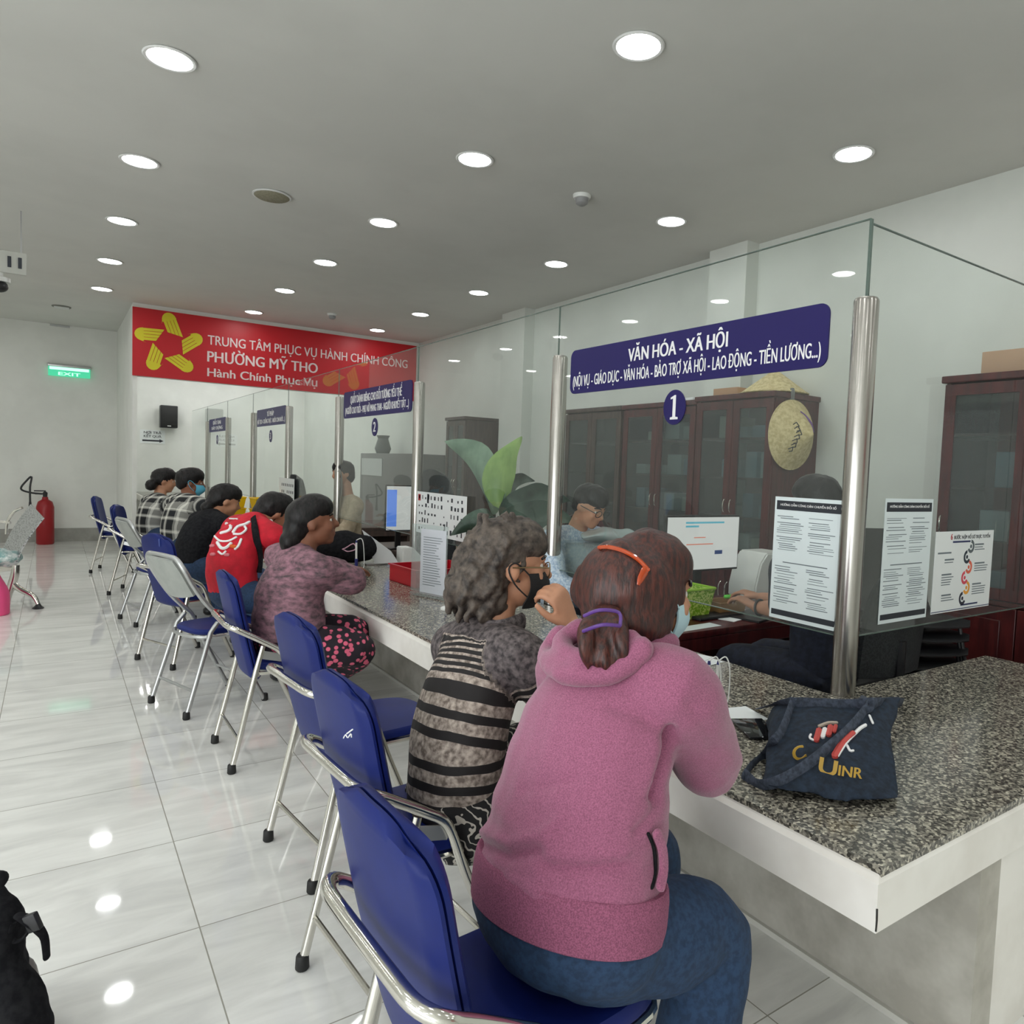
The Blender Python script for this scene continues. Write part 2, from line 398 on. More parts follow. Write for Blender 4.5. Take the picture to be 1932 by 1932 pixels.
# ---------------------------------------------------------------- the room
XW, YW, ZC, YS, XP = 5.66, 20.8, 4.0, 13.1, 0.985       # right wall, far wall, ceiling, banner header, side wall
bm = NB(); box2(bm, (-5.3, -5.1, -0.1), (XW+0.1, YW+0.1, 0)); struct('floor', bm, FLOOR)
bm = NB(); box2(bm, (-5.3, -5.1, ZC), (XW+0.1, YW+0.1, ZC+0.1)); struct('ceiling', bm, CEIL)
WALLR = mottled('wall_paint_grey_white', srgb(208, 211, 205), srgb(214, 217, 211), 1.3, rough=0.75)
bm = NB(); box2(bm, (XW, -5.1, 0), (XW+0.1, YW+0.1, ZC)); struct('wall_right', bm, WALLR)
bm = NB(); box2(bm, (XP, YW, 0), (XW, YW+0.1, ZC)); struct('wall_far', bm, WALL)
bm = NB(); box2(bm, (-5.3, 3.4, 0), (-5.2, 16.6, ZC)); struct('wall_left', bm, WALL)
bm = NB(); box2(bm, (-5.3, -5.1, 0), (-5.2, 3.4, 0.5)); struct('wall_left_low', bm, WALL)
bm = NB(); box2(bm, (-5.3, -5.1, 3.3), (-5.2, 3.4, ZC)); struct('wall_left_high', bm, WALL)
bm = NB()
for y in (-5.0, -2.9, -0.8, 1.3, 3.36): box2(bm, (-5.29, y, 0.5), (-5.21, y+0.05, 3.3))
struct('added_window_1', bm, WHITEP)  # unseen window frame, added around the opening for the fill light
bm = NB(); box2(bm, (-5.2, -5.1, 0), (XW, -5.0, ZC)); struct('wall_behind', bm, WALL)
bm = NB(); box2(bm, (-5.2, 16.5, 0), (XP, 16.6, ZC)); struct('wall_alcove', bm, WALL)
bm = NB(); box2(bm, (XP, YS, 0), (XP+0.06, YW, 2.92)); struct('wall_side', bm, WALL)
bm = NB(); box2(bm, (XP, YS, 2.90), (XW, YS+0.2, ZC)); struct('trim_header', bm, WALL)
bm = NB(); box2(bm, (XP, YS+0.2, 2.92), (XP+0.06, YW, ZC)); struct('wall_side_upper', bm, WALL)
for i, (ya, yb) in enumerate(((4.9, 5.4), (9.0, 9.65))):
    bm = NB(); box2(bm, (XW-0.17, ya, 0), (XW, yb, ZC)); struct('trim_%d' % (i+1), bm, WALLR)
BASE = mottled('grey_baseboard_tile', srgb(150, 149, 143), srgb(164, 163, 157), 4, rough=0.25)
bm = NB(); box2(bm, (-5.2, 16.48, 0), (XP, 16.5, 0.25)); struct('baseboard_far', bm, BASE)
bm = NB(); box2(bm, (XP-0.012, YS, 0), (XP, 16.48, 0.25)); struct('baseboard_side', bm, BASE)

# ceiling downlights: the lamps that light the room
LENS = mat('lamp_lens', (1, 1, 1), 0.4, emit=(0.985, 1.0, 0.99), es=LAMP)
TRIM = mat('lamp_trim_ring', srgb(225, 226, 224), 0.4, bump=0.01)
lamp0 = None
rows = (('left', 0.552, (-0.6, 1.25, 3.1, 4.95, 6.79, 8.62, 10.5, 12.35)), ('middle', 2.565, (-2.4, -0.55, 1.27, 3.13, 5.0, 6.86, 8.68, 10.5, 12.4)),
        ('right', 4.57, (-2.4, -0.55, 1.27, 3.15, 5.0, 6.86, 8.68, 10.56, 12.38)))
def downlight(x, y, label):
    global lamp0
    if lamp0 is None:
        t = thing('ceiling_light', label, 'ceiling light', (x, y, ZC), 0, 'recessed round downlights')
        bm = NB(); lathe(bm, [(0.118, -0.002), (0.135, -0.002), (0.142, -0.008), (0.135, -0.014), (0.12, -0.012), (0.116, -0.004)], (0, 0, 0)); obj('trim_ring', bm, TRIM, t, world=False)
        bm = NB(); lathe(bm, [(0.0, -0.003), (0.117, -0.003), (0.117, -0.006), (0.08, -0.009), (0.0, -0.010)], (0, 0, 0)); obj('lens', bm, LENS, t, world=False)
        lamp0 = t; return t
    return dup(lamp0, (x, y, ZC), 0, label)
for rn, x, ys in rows:
    vis = [y for y in ys if y > 2.9 and not (rn == 'left' and y < 4)]
    for y in ys:
        if y in vis: l = 'round recessed downlight, %s from the camera in the %s row of the ceiling' % (['nearest', 'second', 'third', 'fourth', 'fifth', 'sixth', 'seventh'][vis.index(y)], rn)
        else: l = 'round recessed downlight behind or above the camera, outside the photo'
        downlight(x, y, l)
for x, y in [(a_, b_) for a_ in (-1.46, -3.47, -4.6) for b_ in (-0.6, 1.25, 3.1, 4.95, 6.79, 8.62, 10.5, 12.35, 14.6)]: downlight(x, y, 'unseen round downlight added to brighten the waiting bench side')  # extra rows put in out of view to brighten the left side and alcove
for x in (1.8, 2.8, 3.8, 4.8):
    for y in (14.2, 15.7, 17.2, 18.6, 19.9): downlight(x, y, 'round recessed downlight hidden beyond the red banner')

# ---------------------------------------------------------------- counter
XG, XI, YC, YI, ZT = 1.647, 2.79, 0.937, 1.885, 0.756   # granite front / inner edge, end / inner edge of the near wing, top
ct = thing('service_counter', 'long white L-shaped service counter with a speckled grey granite top', 'counter', (2.3, 1.5, 0))
bm = NB()
L = [(XG, YC), (4.24, YC), (4.24, YI), (XI, YI), (XI, YW-0.02), (XG, YW-0.02)]
prism(bm, L, (0, 0, ZT-0.03), (1, 0, 0), (0, 1, 0), 0.03); obj('countertop', bm, GRANITE, ct, 20)
bm = NB()                                               # white apron around the edge, its upper lip sloping out
pf = [(XG+0.012, ZT-0.012), (1.622, ZT-0.03), (1.618, 0.607), (1.70, 0.607), (1.70, ZT-0.03)]
prof = [V((0, 0, 0))]
A = [V((x, YW-0.03, z)) for x, z in pf]; ye = [YC+0.012, YC-0.008, YC-0.012, YC+0.07, YC+0.07]
Bq = [V((pf[i][0], ye[i], pf[i][1])) for i in range(5)]; Cq = [V((4.235, ye[i], pf[i][1])) for i in range(5)]
vs = [[bm.verts.new(p) for p in q] for q in (A, Bq, Cq)]
for q0, q1 in zip(vs, vs[1:]):
    for i in range(5): bm.faces.new((q0[i], q0[(i+1) % 5], q1[(i+1) % 5], q1[i]))
bm.faces.new(vs[0][::-1]); bm.faces.new(vs[2]); obj('apron', bm, PLASTER, ct, 20)
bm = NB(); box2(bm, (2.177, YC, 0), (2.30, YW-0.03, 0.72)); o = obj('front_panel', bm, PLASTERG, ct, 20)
bm = NB(); box2(bm, (2.30, YC, 0), (4.2, YC+0.12, 0.72)); obj('end_panel', bm, PLASTER, ct, 20)
bm = NB(); box2(bm, (2.16, YC+0.005, 0), (2.177, YW-0.03, 0.022)); lab(obj('floor_joint', bm, mat('pale_grout', srgb(205, 203, 196), 0.7), ct, 20), 'pale grout joint along the floor')

# ---------------------------------------------------------------- steel posts and glass screen
XS = 2.84; YP = [1.85, 4.19, 6.57, 8.95, 11.30, 13.65, 15.95, 18.30]
for i, y in enumerate(YP):
    z0 = ZT if i == 0 else 0.0
    x = XS if i == 0 else XS+0.015
    pt = thing('steel_post', 'round brushed steel post of the glass screen, %s' % ('nearest the camera at the counter corner' if i == 0 else '%s from the camera along the counter' % ORD[i]), 'post', (x, y, z0), 0, 'steel posts of the counter screen')
    bm = NB(); lathe(bm, [(0.052, 0), (0.053, 0.01), (0.053, 2.47-z0), (0.050, 2.48-z0)], (x, y, z0), seg=28); obj('tube', bm, STEEL, pt)
    bm = NB(); lathe(bm, [(0.046, 2.478-z0), (0.046, 2.486-z0), (0.03, 2.49-z0)], (x, y, z0), seg=24); obj('end_cap', bm, STEEL, pt)
EDGE = mat('glass_edge', (0.10, 0.14, 0.12), 0.2)
yy = YP+[YW-0.25]
for i in range(len(yy)-1):
    a, b = yy[i]+0.004, yy[i+1]-0.004
    g = thing('glass_pane', 'clear glass screen pane %s' % ('carrying the counter 1 sign, nearest the camera' if i == 0 else 'between the %s and %s steel posts from the camera' % (ORD[i], ORD[i+1]) if i < 7 else 'ending at the far wall'), 'glass pane', (XS, (a+b)/2, 1.012), 0, 'glass panes of the counter screen')
    bm = NB(); box2(bm, (XS-0.005, a, 1.012), (XS+0.005, b, 2.82)); obj('pane', bm, GLASS, g, 20)
    for u_, v_ in (((XS-0.0055, a, 2.819), (XS+0.0055, b, 2.8235)), ((XS-0.0055, a-0.004, 2.485), (XS+0.0055, a, 2.8235)), ((XS-0.0055, a, 1.008), (XS+0.0055, b, 1.0125))):
        bm = NB(); box2(bm, u_, v_); obj('edge', bm, EDGE, g, 20)
g = thing('glass_pane', 'clear glass screen pane across the near wing of the counter', 'glass pane', (4.2, 1.85, 1.012), 0, 'glass panes of the counter screen')
bm = NB(); box2(bm, (XS+0.006, 1.845, 1.012), (4.95, 1.855, 2.80)); obj('pane', bm, GLASS, g, 20)
for u_, v_ in (((XS-0.005, 1.8445, 2.80), (4.95, 1.8555, 2.8045)), ((XS-0.004, 1.844, 2.488), (XS+0.008, 1.856, 2.82)), ((XS+0.006, 1.8445, 1.008), (4.95, 1.8555, 1.0125))):
    bm = NB(); box2(bm, u_, v_); obj('edge', bm, EDGE, g, 20)

# ---------------------------------------------------------------- signs on the glass
SX, SU = V((0, -1, 0)), V((0, 0, 1))                     # reading direction on the counter front
def wall_text(par, s, y, z, w, h, m=WHITEL, bold=0.02, name='lettering', x=2.826):
    obj(name, text_bm(s, (x, y, z), SX, SU, w, h, 0.0015, bold), m, par, None)
def counter_sign(y1, y0, z0, z1, l1, l2, num, label, w1, w2, nz, r=0.05):
    t = thing('counter_sign', label, 'sign', (2.83, (y0+y1)/2, z0), 0, 'navy counter signs on the glass')
    bm = NB(); prism(bm, rrect(y1-y0, z1-z0, r), (2.834, y1, z0), SX, SU, 0.008); obj('board', bm, NAVYSIGN, t, 20)
    h = z1-z0; yc = (y0+y1)/2
    wall_text(t, l1, yc, z0+h*0.55, w1, h*0.28, bold=0.035); wall_text(t, l2, yc, z0+h*0.16, w2, h*0.25, bold=0.025)
    n = thing('counter_number', 'round navy disc reading %s on the glass below %s' % (num, {'1': 'the long nearest sign', '2': 'the priority sign', '3': 'the third sign', '4': 'the farthest sign'}[num]), 'sign', (2.83, yc-0.02, nz-0.098), 0, 'navy counter number discs')
    bm = NB(); prism(bm, [(0.088*math.cos(a*math.pi/18), 0.098*math.sin(a*math.pi/18)) for a in range(36)], (2.834, yc-0.02, nz), SX, SU, 0.006); obj('disc', bm, NAVYSIGN, n, 20)
    bm = NB(); cyl_y = yc-0.02
    if num == '1':
        prism(bm, [(-0.03, -0.068), (0.032, -0.068), (0.032, -0.056), (0.012, -0.053), (0.012, 0.068), (0.002, 0.068), (-0.03, 0.055), (-0.03, 0.045), (-0.011, 0.049), (-0.011, -0.053), (-0.03, -0.056)], (2.8285, cyl_y, nz), SX, SU, 0.002)
        obj('lettering', bm, WHITEL, n, None)
    else: bm.free(); obj('lettering', text_bm(num, (2.8285, cyl_y, nz-0.05), SX, SU, None, 0.11, 0.002, 0.03), WHITEL, n, None)
counter_sign(4.02, 2.02, 2.21, 2.498, 'VĂN HÓA - XÃ HỘI', '(NỘI VỤ - GIÁO DỤC - VĂN HÓA - BẢO TRỢ XÃ HỘI - LAO ĐỘNG - TIỀN LƯƠNG...)', '1', 'long navy counter sign with two white lines, nearest the camera', 0.80, 1.93, 2.075)
counter_sign(8.72, 6.68, 2.21, 2.52, 'QUẦY DÀNH RIÊNG CHO ĐỐI TƯỢNG YẾU THẾ', '(NGƯỜI CAO TUỔI - PHỤ NỮ MANG THAI - NGƯỜI KHUYẾT TẬT ...)', '2', 'navy priority counter sign, second from the camera', 1.55, 1.9, 2.085)
counter_sign(13.3, 11.4, 2.23, 2.51, 'TƯ PHÁP', '(HỘ TỊCH - CHỨNG THỰC - NUÔI CON NUÔI ...)', '3', 'navy counter sign, third from the camera', 0.45, 1.8, 2.06)
counter_sign(18.0, 16.1, 2.23, 2.51, 'ĐẤT ĐAI', 'XÂY DỰNG', '4', 'navy counter sign, farthest from the camera', 0.9, 1.3, 2.06)

# red banner on the header
t = thing('red_banner', 'red banner with a yellow star of hands and white lines above the far end', 'banner', (3.3, YS, 2.89))
BX, BU = V((1, 0, 0)), V((0, 0, 1))
bm = NB(); box2(bm, (0.98, YS-0.03, 2.895), (5.6, YS-0.001, 3.935)); obj('board', bm, REDSIGN, t, 20)
def btext(s, px0, px1, py, h, bold=0.015):
    a = at(px0, py, y=YS-0.031); b = at(px1, py, y=YS-0.031)
    obj('lettering', text_bm(s, (a.x, YS-0.031, h[0]), BX, BU, b.x-a.x, h[1]-h[0], 0.003, bold, 'L'), mat('pale_lettering', srgb(228, 214, 212), 0.5), t, None)
btext('TRUNG TÂM PHỤC VỤ HÀNH CHÍNH CÔNG', 392, 770, 640, (3.50, 3.655))
btext('PHƯỜNG MỸ THO', 391, 600, 670, (3.225, 3.40), 0.03)
btext('Hành Chính Phục Vụ', 391, 599, 700, (2.99, 3.13), 0.025)
def hand_star(cx_, cz, R):
    bm = NB()
    for k in range(5):
        a = math.radians(90+72*k); ca, sa = math.cos(a), math.sin(a)
        def q(x, y): return (cx_+R*(x*ca-y*sa), cz+R*(x*sa+y*ca))      # x out from the centre, y round it (anticlockwise)
        def seg(pts, dz): prism(bm, [q(*p) for p in pts], (0, YS-0.031-dz, 0), BX, BU, 0.003)
        d_ = math.radians(-36); e1 = V((math.cos(d_), math.sin(d_))); n1 = V((-e1.y, e1.x))
        T = V((0.97, 0.0))                                            # the bend of the hand at the star's tip
        dirv = (V((0.40*math.cos(math.radians(-36)), 0.40*math.sin(math.radians(-36))))-T).normalized(); nn = V((dirv.y, -dirv.x))
        for j in range(4):
            o = T+nn*(-0.17+0.108*j)+dirv*0.06; L_ = 0.70-0.07*j
            seg([tuple(o+nn*0.0), tuple(o+dirv*L_), tuple(o+dirv*(L_-0.06)+nn*0.094), tuple(o+nn*0.094)], 0.0002*j)
        arc = [tuple(T+dirv*(0.10-0.26*math.sin(t_))+nn*(0.05-0.23*math.cos(t_))) for t_ in [math.pi*i/8 for i in range(9)]]
        seg(arc+[tuple(T+dirv*0.12+nn*0.27), tuple(T+dirv*0.12-nn*0.17)], 0.001)
        th = [T+nn*0.16-dirv*0.06, T+nn*0.27+dirv*0.03, T+nn*0.33+dirv*0.18, T+nn*0.27+dirv*0.06, T+nn*0.18+dirv*0.06]
        seg([tuple(p) for p in th], 0.0012)
    return bm
p = at(320, 650, y=YS-0.03); obj('star_emblem', hand_star(p.x, p.z, 0.44), YELLOWP, t, None)
# banner on the wall behind the camera, seen mirrored in the near pane
t2 = thing('red_banner', 'red banner seen mirrored in the near glass pane', 'banner', (5.0, -4.99, 2.4))
bm = NB(); box2(bm, (3.2, -4.99, 2.35), (5.6, -4.96, 3.3)); obj('board', bm, REDSIGN, t2, 20)
obj('lettering', text_bm('MẶT TRẬN', (4.9, -4.955, 2.95), (-1, 0, 0), BU, 1.2, 0.17, 0.003, 0.02), WHITEL, t2, None)
obj('lettering', text_bm('PHƯỜNG MỸ THO', (4.75, -4.955, 2.6), (-1, 0, 0), BU, 1.6, 0.17, 0.003, 0.02), WHITEL, t2, None)

# far wall: loudspeaker and arrow notice, exit sign, extinguishers
sp = at(316, 787, y=YW); t = thing('wall_speaker', 'black loudspeaker on the far white wall below the red banner', 'speaker', (sp.x, YW-0.15, sp.z))
bm = NB(); box(bm, (sp.x, YW-0.2, sp.z), (0.38, 0.28, 0.55), None, 0.02); obj('cabinet', bm, BLACK, t)
bm = NB(); box(bm, (sp.x, YW-0.345, sp.z+0.02), (0.33, 0.012, 0.47), None, 0.005); obj('grille', bm, RUBBER, t)
bm = NB(); box(bm, (sp.x, YW-0.353, sp.z-0.23), (0.08, 0.006, 0.02)); obj('badge', bm, WHITEP, t)
bm = NB(); box2(bm, (sp.x-0.04, YW-0.07, sp.z-0.05), (sp.x+0.04, YW, sp.z+0.05)); obj('bracket', bm, BLACK, t)
a, b = at(264, 810, y=YW), at(311, 838, y=YW)
t = thing('arrow_notice', 'white notice with a black arrow on the far wall under the loudspeaker', 'sign', (a.x, YW, b.z))
bm = NB(); box2(bm, (a.x, YW-0.012, b.z), (b.x, YW, a.z)); obj('sheet', bm, PAPER, t)
for s, k in (('NƠI TRẢ', 0.72), ('KẾT QUẢ', 0.45)):
    obj('lettering', text_bm(s, ((a.x+b.x)/2, YW-0.013, b.z+(a.z-b.z)*k), BX, BU, (b.x-a.x)*0.7, 0.06, 0.002, 0.02), INK, t, None)
bm = NB(); y0 = b.z+(a.z-b.z)*0.2
prism(bm, [(a.x+0.05, y0-0.015), (b.x-0.12, y0-0.015), (b.x-0.12, y0-0.04), (b.x-0.03, y0+0.005), (b.x-0.12, y0+0.05), (b.x-0.12, y0+0.025), (a.x+0.05, y0+0.025)], (0, YW-0.013, 0), BX, BU, 0.002); obj('arrow', bm, INK, t, None)
a = at(131, 702, y=16.5); t = thing('exit_sign', 'lit green exit sign on the wall at the end of the hall', 'sign', (a.x, 16.45, a.z))
bm = NB(); box(bm, (a.x, 16.46, a.z+0.10), (0.66, 0.09, 0.05), None, 0.01); obj('housing', bm, GREYMETAL, t)
bm = NB(); box(bm, (a.x, 16.45, a.z-0.01), (0.64, 0.03, 0.17)); obj('panel', bm, mat('lit_green_panel', (0.05, 0.4, 0.22), 0.4, emit=(0.06, 0.62, 0.34), es=0.9), t)
bm = NB(); box(bm, (a.x, 16.434, a.z+0.045), (0.60, 0.004, 0.05)); obj('light_bar', bm, mat('lit_pale_green', (0.6, 0.95, 0.8), 0.4, emit=(0.6, 1, 0.82), es=1.0), t)
obj('lettering', text_bm('EXIT', (a.x, 16.432, a.z-0.075), BX, BU, 0.34, 0.06, 0.002, 0.02), mat('lit_pale_green', (1, 1, 1)), t, None)
def extinguisher(x, y, label, s=1.0):
    t = thing('fire_extinguisher', label, 'fire extinguisher', (x, y, 0), 0)
    bm = NB(); lathe(bm, [(0.11*s, 0), (0.125*s, 0.02), (0.125*s, 0.62*s), (0.10*s, 0.71*s), (0.045*s, 0.75*s), (0.04*s, 0.79*s)], (x, y, 0)); obj('cylinder', bm, mat('extinguisher_red', srgb(150, 14, 24), 0.35, bump=0.01), t)
    bm = NB(); lathe(bm, [(0.03*s, 0.79*s), (0.035*s, 0.86*s), (0.015*s, 0.88*s)], (x, y, 0)); box(bm, (x-0.07*s, y, 0.89*s), (0.16*s, 0.03, 0.02)); box(bm, (x-0.07*s, y, 0.84*s), (0.13*s, 0.03, 0.02)); obj('valve_handle', bm, BLACK, t)
    bm = NB(); tube(bm, [(x-0.04, y, 0.84*s), (x-0.2*s, y, 0.86*s), (x-0.32*s, y, 0.92*s), (x-0.25*s, y, 1.05*s), (x-0.18*s, y, 1.12*s), (x-0.2*s, y-0.02, 0.95*s), (x-0.2*s, y-0.02, 0.70*s)], 0.016, 8, 5); obj('hose', bm, BLACK, t)
    bm = NB(); lathe(bm, [(0.018, 0), (0.03, -0.16)], (x-0.2*s, y-0.02, 0.71*s), seg=12); obj('nozzle', bm, BLACK, t)
e = at(86, 1017, z=0); extinguisher(0.0-0.13, 16.1, 'red fire extinguisher with black hose standing by the end wall', 1.08)

# ceiling fittings
def disc_fit(name, label, cat, px, py, r, m, h=0.03):
    p = at(px, py, z=ZC); t = thing(name, label, cat, (p.x, p.y, ZC))
    bm = NB(); lathe(bm, [(r, 0), (r, -h*0.5), (r*0.9, -h), (0, -h)], (p.x, p.y, ZC-0.001)); obj('cover', bm, m, t)
    return t, p
t, p = disc_fit('ceiling_speaker', 'round dull brown disc speaker in the ceiling left of centre', 'ceiling speaker', 513, 368, 0.15, mottled('speaker_mesh', srgb(132, 128, 108), srgb(150, 146, 126), 60, rough=0.8), 0.022)
bm = NB(); lathe(bm, [(0.15, 0), (0.16, -0.004), (0.16, -0.012), (0.15, -0.014)], (p.x, p.y, ZC-0.001)); obj('rim', bm, TRIM, t)
for px, py, l in ((1098, 368, 'small white smoke detector on the ceiling right of centre'), (627, 592, 'small white smoke detector on the ceiling above the red banner')):
    t, p = disc_fit('smoke_detector', l, 'smoke detector', px, py, 0.075, WHITEP, 0.03)
    bm = NB(); lathe(bm, [(0.055, -0.03), (0.05, -0.07), (0.03, -0.085)], (p.x, p.y, ZC)); obj('sensor_head', bm, mat('grey_sensor', srgb(150, 150, 150), 0.5), t)
t, p = disc_fit('ceiling_vent', 'round slotted grille in the ceiling near the exit sign', 'vent', 116, 578, 0.13, mat('vent_grey', srgb(120, 120, 114), 0.6), 0.02)
bm = NB()
for k in range(4): box(bm, (p.x, p.y-0.08+k*0.05, ZC-0.026), (0.2, 0.02, 0.01))
obj('slats', bm, TRIM, t)
p = at(113, 601, y=15.6); t = thing('wall_sensor', 'small grey sensor below the ceiling grille near the exit sign', 'sensor', (p.x, 16.49, p.z))
q = at(113, 601, y=16.5); bm = NB(); box2(bm, (q.x-0.10, 16.43, q.z-0.05), (q.x+0.10, 16.5, q.z+0.05), 0.015); obj('body', bm, mat('grey_sensor', (0.3, 0.3, 0.3)), t)
bm = NB(); box2(bm, (q.x-0.15, 16.46, q.z-0.15), (q.x+0.15, 16.5, q.z-0.12)); obj('bracket', bm, GREYMETAL, t)
# hanging number sign and camera at the left edge
a = at(18, 495, y=9.0)
t = thing('hanging_number_sign', 'pale hanging ceiling sign reading 11 at the left edge of the photo', 'sign', (a.x, 9.0, a.z))
bm = NB(); box(bm, (a.x-0.02, 9.0, a.z), (0.30, 0.04, 0.21), None, 0.006); obj('board', bm, mat('sign_grey_white', srgb(176, 177, 170), 0.5), t)
bm = NB()
for dx in (-0.13, 0.09): box2(bm, (a.x+dx-0.006, 8.994, a.z+0.10), (a.x+dx+0.006, 9.006, ZC))
obj('hanger_rod', bm, GREYMETAL, t)
obj('lettering', text_bm('11', (a.x+0.04, 8.978, a.z-0.05), BX, BU, 0.11, 0.11, 0.003, 0.05), INK, t, None)
p = at(-2, 540, y=11.0); t = thing('dome_camera', 'black dome security camera under the ceiling at the left edge', 'camera', (p.x, 11.0, p.z))
bm = NB(); ball(bm, (p.x, 11.0, p.z), (0.09, 0.09, 0.07)); obj('dome', bm, BLACK, t)
bm = NB(); lathe(bm, [(0.11, 0.05), (0.11, 0.10), (0.04, 0.12), (0.04, ZC-p.z)], (p.x, 11.0, p.z)); obj('mount', bm, WHITEP, t)

# ---------------------------------------------------------------- folding chairs
def chair_type1():
    t = thing('folding_chair', 'x', 'chair', (0, 0, 0), 0, 'blue folding chairs along the counter')
    W = 0.25
    bm = NB()                                            # arm hoop that runs down into the front legs
    side = [(0.52, 0.0), (0.42, 0.22), (0.315, 0.46), (0.27, 0.58), (0.235, 0.645), (0.17, 0.69), (0.07, 0.75), (0.01, 0.785)]
    pts = [V((x, -W, z)) for x, z in side]+[V((-0.02, -W+0.05, 0.795)), V((-0.025, -0.1, 0.797)), V((-0.025, 0.1, 0.797)), V((-0.02, W-0.05, 0.795))]+[V((x, W, z)) for x, z in side[::-1]]
    tube(bm, pts, 0.0165, 10, 4); obj('front_leg_hoop', bm, CHROME, t)
    for s in (-1, 1):
        bm = NB(); tube(bm, [(0.155, s*0.232, 0.675), (0.12, s*0.236, 0.54), (0.0, s*0.25, 0.02)], 0.0155, 10); obj('leg', bm, CHROME, t)
        bm = NB(); box(bm, (0.195, s*(W-0.012), 0.615), (0.13, 0.006, 0.045), M4.Rotation(0.25, 3, 'Y'), 0.002, 1); obj('hinge_plate', bm, GREYMETAL, t)
        for x, y in ((0.0, s*0.25), (0.52, s*W)):
            bm = NB(); lathe(bm, [(0.019, 0), (0.023, 0.006), (0.021, 0.045), (0.018, 0.05)], (x, y, 0), seg=14); obj('foot_cap', bm, RUBBER, t)
    bm = NB(); tube(bm, [(0.035, -0.245, 0.17), (0.035, 0.245, 0.17)], 0.0095, 8); obj('stretcher', bm, CHROME, t)
    bm = NB(); tube(bm, [(0.44, -0.25, 0.18), (0.44, 0.25, 0.18)], 0.0095, 8); obj('stretcher', bm, CHROME, t)
    bm = NB(); fr = [(0.13, -0.2), (0.50, -0.21), (0.60, -0.15), (0.63, 0), (0.60, 0.15), (0.50, 0.21), (0.13, 0.2)]
    tube(bm, [V((x, y, 0.515)) for x, y in fr], 0.011, 8, 4); tube(bm, [(0.13, -0.235, 0.515), (0.13, 0.235, 0.515)], 0.010, 8); obj('seat_frame', bm, CHROME, t)
    bm = NB(); out = []
    for k in range(40):
        a = 2*math.pi*k/40; c, s = math.cos(a), math.sin(a)
        out.append((0.37+0.26*math.copysign(abs(c)**0.55, c), 0.215*math.copysign(abs(s)**0.55, s)))
    rings = [[bm.verts.new((0.37+(x-0.37)*k, y*k, z)) for x, y in out] for k, z in ((0.94, 0.522), (1.0, 0.532), (1.0, 0.552), (0.95, 0.566), (0.6, 0.572))]
    for A, B in zip(rings, rings[1:]):
        for k in range(40): bm.faces.new((A[k], A[(k+1) % 40], B[(k+1) % 40], B[k]))
    bm.faces.new(rings[0][::-1]); bm.faces.new(rings[-1]); obj('seat', bm, BLUEV, t)
    def back(off, th, gw, name):                          # tall rounded upholstered slab following the lean of the back
        bm = NB(); nz, ny = 30, 16; z0, z1 = 0.47, 1.07; rows = []
        def P0(v, u):
            hw = gw*(0.90+0.10*min(1, v*2.2)); cr = 0.0
            if v > 0.80: q = (v-0.80)/0.20; hw *= 1-0.42*(1-math.sqrt(max(0, 1-q*q)))
            if v < 0.10: q = (0.10-v)/0.10; hw *= 1-0.20*(1-math.sqrt(max(0, 1-q*q)))
            z = z0+(z1-z0)*v - 0.035*abs(u)**3*max(0, (v-0.75)/0.25)**2; y = hw*u
            x = 0.118-0.165*v+0.05*v*v*0.6 - 0.03*(1-u*u)*0.6
            return V((x+off, y, z))
        rows = [[P0(i/nz, -1+2*j/ny) for j in range(ny+1)] for i in range(nz+1)]
        g1 = [[bm.verts.new(p) for p in r] for r in rows]; g2 = []
        for i, r in enumerate(rows):
            g2.append([bm.verts.new(p+V((th*(0.35 if (i in (0, nz) or j in (0, ny)) else 1.0), 0, 0))) for j, p in enumerate(r)])
        for g, fl in ((g1, 1), (g2, -1)):
            for i in range(nz):
                for j in range(ny):
                    q = (g[i][j], g[i][j+1], g[i+1][j+1], g[i+1][j]); bm.faces.new(q[::fl])
        bd = [(0, j) for j in range(ny)]+[(i, ny) for i in range(nz)]+[(nz, j) for j in range(ny, 0, -1)]+[(i, 0) for i in range(nz, 0, -1)]
        for k in range(len(bd)):
            a, b = bd[k], bd[(k+1) % len(bd)]; bm.faces.new((g1[a[0]][a[1]], g1[b[0]][b[1]], g2[b[0]][b[1]], g2[a[0]][a[1]]))
        obj(name, bm, BLUEV, t, 50)
    back(0.018, -0.022, 0.215, 'back_shell'); back(0.024, 0.03, 0.212, 'back_cushion')
    return t
